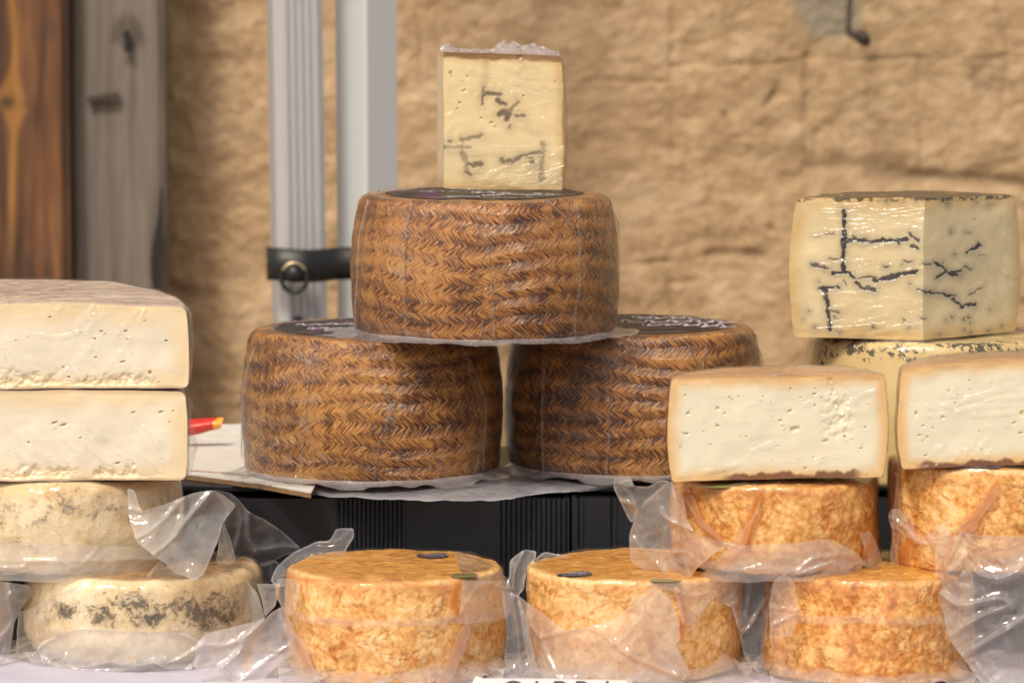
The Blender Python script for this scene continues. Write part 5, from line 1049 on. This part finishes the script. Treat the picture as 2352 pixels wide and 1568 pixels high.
def ruffle(root, W, mat, seed, a0, a1, width, hgt, stain=.25):
    nn, rows = 520, 16; an = np.radians(np.linspace(a0, a1, nn)); V = []; tt = []
    wd = width*(.55+.9*np.abs(perlin(np.stack([np.cos(an)*2.2, np.sin(an)*2.2, an*0+seed], 1)))+.25)*sstep(0, .12, (an-an[0])/(an[-1]-an[0]))*sstep(0, .12, (an[-1]-an)/(an[-1]-an[0]))
    for j in range(rows):
        t = j/(rows-1); r = W.R*.955+.0015+wd*t
        q = np.stack([np.cos(an)*3.2+t*.5, np.sin(an)*3.2, an*0+seed*3+t*.6], 1)
        z = W.z0+.0012+hgt*(1-t)**1.6*(.45+.75*np.abs(perlin(q*.8)))+hgt*.75*t*np.maximum(ridged(q*.9, 1)-.45, 0)*1.2
        V.append(np.stack([W.x+r*np.cos(an), W.y+r*np.sin(an), z], 1)); tt.append(np.full(nn, t))
    V = np.vstack(V); t = np.concatenate(tt); V[:, :2] += noisevec(V*24, 1)[:, :2]*.004*t[:, None]; V[:, 2] = np.maximum(V[:, 2], W.z0+.0008)
    st = stain*sstep(.1, .5, fbm(V*45+seed, 2))*sstep(.8, .1, t)
    return mk('bag_hem', V, gridf(nn, rows), mat, root, attrs={'haze': .05+.30*sstep(.93, 1, t)+.10*np.abs(fbm(V*30, 2)), 'stain': st})
hem = film(.22, .06, bump=.3, bs=16, body=(.90, .87, .86), spec=1.1)
for root_, W_, sd_ in ((O1, A1, 1.3), (O2, A2, 2.9), (O3, A3, 4.1)): ruffle(root_, W_, hem, sd_, 165, 375, .020, .016, .6)
ruffle(O4, A4, hem, 6.2, 190, 350, .006, .010, .6)
# ---- mouldy pale wheels in loose bags
def mouldy(label, u, y, z0, R, H, seed, mf, mould=0.0, hz=.04, gl_=0.0, group='mouldy pale cheese wheels in bags'):
    root = thing('whole_cheese', label, 'cheese', (X(u, y), y, z0), group)
    W = Wheel(u, y, z0, R, H, dict(bot=.95, top=.955, c=.008), dome=.0015, wob=.0028, seed=seed, ns=420, nz=80, wf=14)
    V, F, uv, T, zz, rr = W.shell(0, lambda T, z, r: .0009*fbm(np.stack([np.cos(T)*r, np.sin(T)*r, z], 1)*60, 3), ncap=40)
    p = proj(V); a = mf(p, V, zz, T)
    mk('rind', V, F, m_mould('mouldy_rind', seed, mould, gl_), root, uv=uv, attrs={'mould': a, 'top': sstep(H-.0005, H+.0003, zz)*sstep(.97, .90, rr/R)})
    bag(W, film(.07, .10, bump=.4, bs=34, tint=(1, .98, .93), body=(.86, .83, .72), oil=(.74, .58, .22), spec=.9), root, seed, hz, amp=.002)
    return root, W
def mfB(p, V, zz, T):
    top = zz > .059
    k = np.maximum.reduce([np.exp(-(np.hypot((p[:, 0]-a)/rx, (p[:, 1]-b)/ry))**2) for a, b, rx, ry in [(145, 1402, 48, 34), (235, 1412, 55, 34), (300, 1388, 75, 34), (350, 1420, 60, 26), (455, 1400, 90, 55), (520, 1405, 40, 48)]])
    return np.where(top, .25*np.exp(-((p[:, 0]-520)/120)**2), k*(np.sin(T) < .1))
B1, BW = mouldy('bagged beige cheese wheel with dark grey mould patches, standing directly on the table', 322, 2.835, .001, .0880, .0605, 91, mfB, .02)
def mfA(p, V, zz, T):
    k = np.maximum.reduce([.55*np.exp(-(np.hypot((p[:, 0]-a)/rx, (p[:, 1]-b)/ry))**2) for a, b, rx, ry in [(30, 1180, 60, 40), (150, 1165, 60, 30), (240, 1180, 50, 30), (90, 1200, 50, 22)]])
    return k*(np.sin(T) < .1)*(zz < .06)
B2, BA = mouldy('bagged beige cheese wheel with faint grey mould under the pale crumbly halves', 137, 2.858, .0635, .0885, .0655, 95, mfA, .06, .08, .16)
GB = film(.34, .045, bump=.6, bs=34, body=(.88, .87, .86), oil=(.74, .55, .18))
GB2 = film(.18, .055, bump=.45, bs=28, body=(.84, .82, .80), oil=(.74, .55, .18))
patch('bag_flap', Z2([(905, 180), (960, 200), (1010, 345), (1150, 300), (1310, 245), (1420, 205), (1515, 190), (1600, 235), (1680, 300), (1590, 430), (1550, 560), (1500, 690), (1450, 790), (1392, 832), (1250, 785), (1140, 690), (1085, 650), (960, 545), (925, 420)], 2),
      lambda P: 2.772+np.clip(P[:, 0]-400, -60, 200)*.00012-np.clip(P[:, 1]-1180, 0, 160)*.00024, GB, B2, creases=[(Z2([(1310, 245), (1290, 420), (1230, 540), (1090, 655)], 2), 5, .004), (Z2([(960, 545), (1120, 450), (1310, 250)], 2), 5, .004), (Z2([(1520, 192), (1320, 420), (1260, 520)], 2), 5, .005), (Z2([(1130, 480), (1000, 620)], 2), 4, .002), (Z2([(920, 330), (1010, 345)], 2), 5, .003)],
      stains=[(Z2([(930, 400), (960, 545)], 2), 5, .5)], haze=.0, wr=.0016, wf=22, seed=31, smooth_n=3)
patch('bag_flap', Z2([(1515, 190), (1640, 215), (1700, 260), (1760, 340), (1880, 400), (2010, 485), (2135, 600), (2140, 635), (2010, 660), (1900, 730), (1740, 762), (1640, 730), (1600, 620), (1590, 480), (1620, 330)], 2),
      plane(2.86, .0002, 0, (560, 1200)), film(.09, .08, bump=.25, bs=22, body=(.8, .8, .84)), B2, creases=[(Z2([(1770, 270), (1770, 520), (1820, 630)], 2), 4, .007), (Z2([(1820, 630), (2000, 600), (2130, 610)], 2), 5, .005), (Z2([(1660, 250), (1720, 420), (1640, 700)], 2), 5, .003)], haze=.02, wr=.0025, wf=18, seed=32, smooth_n=3, edge_h=.4)
patch('bag_flap', Z2([(1830, 720), (1960, 690), (2060, 780), (1960, 830), (1880, 860), (1870, 800)], 2), plane(2.88, 0, 0), film(.09, .08, bump=.25, bs=22, body=(.8, .8, .84)), B2, wr=.001, seed=42, edge_h=.3)
patch('bag_flap', Z2([(1590, 420), (1640, 520), (1680, 690), (1640, 730), (1530, 700), (1560, 560)], 2), plane(2.80, 0, 0), GB2, B2, stains=[(Z2([(1560, 600), (1620, 700)], 2), 12, .4)], wr=.0015, seed=43)
patch('bag_flap', Z2([(1140, 690), (1250, 785), (1300, 800), (1180, 855), (1100, 872), (1040, 862), (1045, 800)], 2), plane(2.77, 0, 0), GB2, B2, stains=[(Z2([(1060, 850), (1100, 740), (1140, 700)], 2), 8, .6)], creases=[(Z2([(1045, 850), (1130, 700)], 2), 4, .003)], wr=.0012, seed=33, smooth_n=3)
patch('bag_flap', Z2([(-60, 566), (120, 566), (400, 572), (700, 590), (800, 592), (990, 600), (960, 545), (1085, 650), (1140, 690), (1045, 800), (1040, 862), (600, 858), (300, 850), (0, 838), (-60, 835)], 2),
      on(BA, .007), GB, B2, creases=[(Z2([(0, 552), (300, 560), (700, 575)], 2), 5, .003), (Z2([(-40, 740), (120, 750), (180, 725)], 2), 4, .005), (Z2([(400, 690), (560, 740), (700, 600)], 2), 5, .002), (Z2([(1140, 690), (900, 690), (600, 700), (0, 700)], 2), 5, .0025)], stains=[(Z2([(1120, 690), (960, 790), (800, 830), (500, 840)], 2), 16, .55), (Z2([(0, 740), (300, 730)], 2), 14, .2)], haze=-.06, wr=.001, wf=22, seed=34, smooth_n=3)
ruffle(B1, BW, hem, 7.7, 165, 375, .018, .015, .3); ruffle(B2, BA, hem, 8.8, 200, 340, .007, .009, .3)
# bottom mouldy wheel's bag
patch('bag_flap', Z2([(265, 1320), (300, 1270), (490, 1195), (650, 1180), (800, 1190), (1050, 1205), (1200, 1195), (1330, 1215), (1430, 1270), (1560, 1400), (1650, 1500), (1680, 1590), (1300, 1580), (1100, 1560), (800, 1530), (560, 1530), (345, 1545), (310, 1440)], 2),
      on(BW, .008), film(.42, .055, bump=.55, bs=30, body=(.90, .89, .88), oil=(.74, .50, .18), spec=1.15), B1, creases=[(Z2([(270, 1320), (490, 1195), (800, 1185), (1200, 1195), (1420, 1270)], 2), 5, .005), (Z2([(270, 1330), (330, 1420), (700, 1500), (1180, 1400)], 2), 5, .004), (Z2([(860, 1450), (1180, 1430), (1340, 1360), (1450, 1290)], 2), 4, .005), (Z2([(1450, 1290), (1390, 1440), (1180, 1568)], 2), 4, .006), (Z2([(300, 1400), (340, 1530)], 2), 4, .005)],
      stains=[(Z2([(880, 1390), (960, 1390)], 2), 5, .5), (Z2([(560, 1250)], 2), 4, .0)], haze=.02, wr=.0022, wf=22, seed=35, smooth_n=3)
patch('bag_corner', Z2([(1400, 1290), (1480, 1210), (1600, 1180), (1880, 1110), (1940, 1055), (2010, 1020), (2060, 1110), (2130, 1230), (2170, 1290), (2080, 1370), (1950, 1470), (1830, 1590), (1500, 1590), (1380, 1450)], 2),
      plane(2.705, .00006, 0, (540, 1480)), film(.42, .045, bump=.55, bs=30, body=(.88, .85, .87), oil=(.78, .50, .16), spec=1.2), B1, creases=[(Z2([(1580, 1460), (1700, 1350), (1740, 1250)], 2), 5, .007), (Z2([(1580, 1450), (1660, 1568)], 2), 4, .007), (Z2([(1940, 1060), (1760, 1230), (1600, 1300), (1420, 1300)], 2), 5, .004), (Z2([(1180, 1568), (1440, 1290)], 2), 4, .005), (Z2([(2060, 1300), (1880, 1420), (1700, 1568)], 2), 5, .003), (Z2([(2000, 1030), (2040, 1180), (2160, 1290)], 2), 5, .003)],
      stains=[(Z2([(1840, 1200), (1790, 1310), (1750, 1430)], 2), 8, .65), (Z2([(1920, 1270), (1900, 1330)], 2), 6, .6)], haze=.0, wr=.0022, wf=22, seed=36, smooth_n=3)
patch('bag_flap', Z2([(1040, 880), (1110, 950), (1180, 1120), (1400, 1240), (1640, 1368), (1560, 1250), (1440, 1190), (1240, 1190), (1150, 1060), (1090, 940)], 2), on(BW, .007), GB2, B1, creases=[(Z2([(1050, 890), (1180, 1150), (1630, 1360)], 2), 3, .003)], wr=.0008, seed=37, smooth_n=3, edge_h=.25)
patch('bag_flap', Z2([(1600, 868), (1690, 832), (1760, 830), (1840, 940), (1880, 1080), (1880, 1120), (1690, 1170), (1660, 1100), (1700, 980), (1690, 900)], 2), lambda P: 2.80+0*P[:, 0], GB, B1, creases=[(Z2([(1720, 860), (1700, 1000), (1660, 1160)], 2), 4, .003), (Z2([(1770, 840), (1860, 1040)], 2), 4, .003)], wr=.0012, seed=38, smooth_n=3)
patch('bag_flap', Z2([(560, 868), (420, 940), (320, 985), (255, 1020), (140, 1060), (120, 1200), (110, 1450), (200, 1500), (300, 1480), (265, 1320), (400, 1230), (490, 1190), (350, 1140), (330, 1060), (480, 960)], 2), lambda P: BW.front_y((P[:, 0]-1176)/FPX*2.77, .006), GB2, B1,
      creases=[(Z2([(560, 872), (330, 980), (250, 1060), (180, 1190)], 2), 4, .004), (Z2([(130, 1250), (300, 1240), (480, 1180)], 2), 4, .003), (Z2([(140, 1060), (115, 1250), (110, 1440)], 2), 4, .003)], stains=[(Z2([(200, 1150), (260, 1200)], 2), 14, .35), (Z2([(130, 1300), (200, 1480)], 2), 10, .3)], haze=-.06, wr=.0022, wf=24, seed=39, smooth_n=3)
patch('bag_flap', Z2([(1830, 862), (1995, 860), (1965, 1010), (1890, 1100), (1870, 1000)], 2), plane(2.79, 0, 0), GB, B1, wr=.0008, seed=40, smooth_n=1)
# far left neighbour, cropped by the frame
def mfN(p, V, zz, T): return np.zeros(len(p))
B3, BN = mouldy('bagged cheese wheel almost wholly cropped, at the bottom edge beside the mouldy wheel', -235, 2.83, .001, .078, .0600, 99, mfN, -.1, .05)
patch('bag_corner', Z2([(-80, 840), (60, 848), (220, 872), (235, 930), (170, 1010), (100, 1130), (85, 1270), (60, 1380), (0, 1452), (-80, 1470)], 2), plane(2.76, .0004, 0, (0, 1400)), film(.34, .12, bump=.3, bs=28, body=(.80, .76, .78)), B3, creases=[(Z2([(0, 1250), (90, 1120), (60, 950), (220, 880)], 2), 4, .005), (Z2([(60, 860), (100, 960), (180, 990)], 2), 4, .004), (Z2([(0, 1440), (70, 1200)], 2), 4, .003)], wr=.0025, wf=22, seed=41, smooth_n=3)

# ---- paper sign at the bottom edge, only its top shows
m_paper = m_plain('white_card', (.82, .80, .76), .6); m_letter = m_plain('sign_ink', (.02, .008, .02), .5)
sg = thing('price_sign', 'white paper sign with dark lettering, only its top edge above the frame bottom', 'sign', at(1260, 1600, 2.63))
ol = [at(1085, 1567, 2.63), at(1090, 1556, 2.63), at(1094, 1551, 2.63), at(1110, 1557, 2.63), at(1250, 1558, 2.63), at(1440, 1562, 2.63), at(1452, 1640, 2.63), at(1085, 1640, 2.63)]
k = len(ol); V = np.array(ol+[p+np.array([0, .0008, 0]) for p in ol]); mk('paper', V, [tuple(range(k)), tuple(range(k, 2*k))[::-1]]+[(i, (i+1) % k, (i+1) % k+k, i+k) for i in range(k)], m_paper, sg, smooth=False)
fc = bpy.data.curves.new('lettering', 'FONT'); fc.body = 'CABRA'; fc.size = .024; fc.extrude = .0001; fc.space_character = 1.12; fc.offset = -0.0004
fo = bpy.data.objects.new('tmp', fc); SC.collection.objects.link(fo); dg = bpy.context.evaluated_depsgraph_get(); me = bpy.data.meshes.new_from_object(fo.evaluated_get(dg)); bpy.data.objects.remove(fo)
me.materials.clear(); me.materials.append(m_letter); lo = bpy.data.objects.new('lettering', me); SC.collection.objects.link(lo); lo.parent = sg
hgt = max(v.co.y for v in me.vertices); tl = at(1145, 1562.5, 2.6293); lo.location = Vector(tl)-Vector(sg.location)-Vector((0, 0, hgt)); lo.rotation_euler = (math.pi/2, 0, 0)
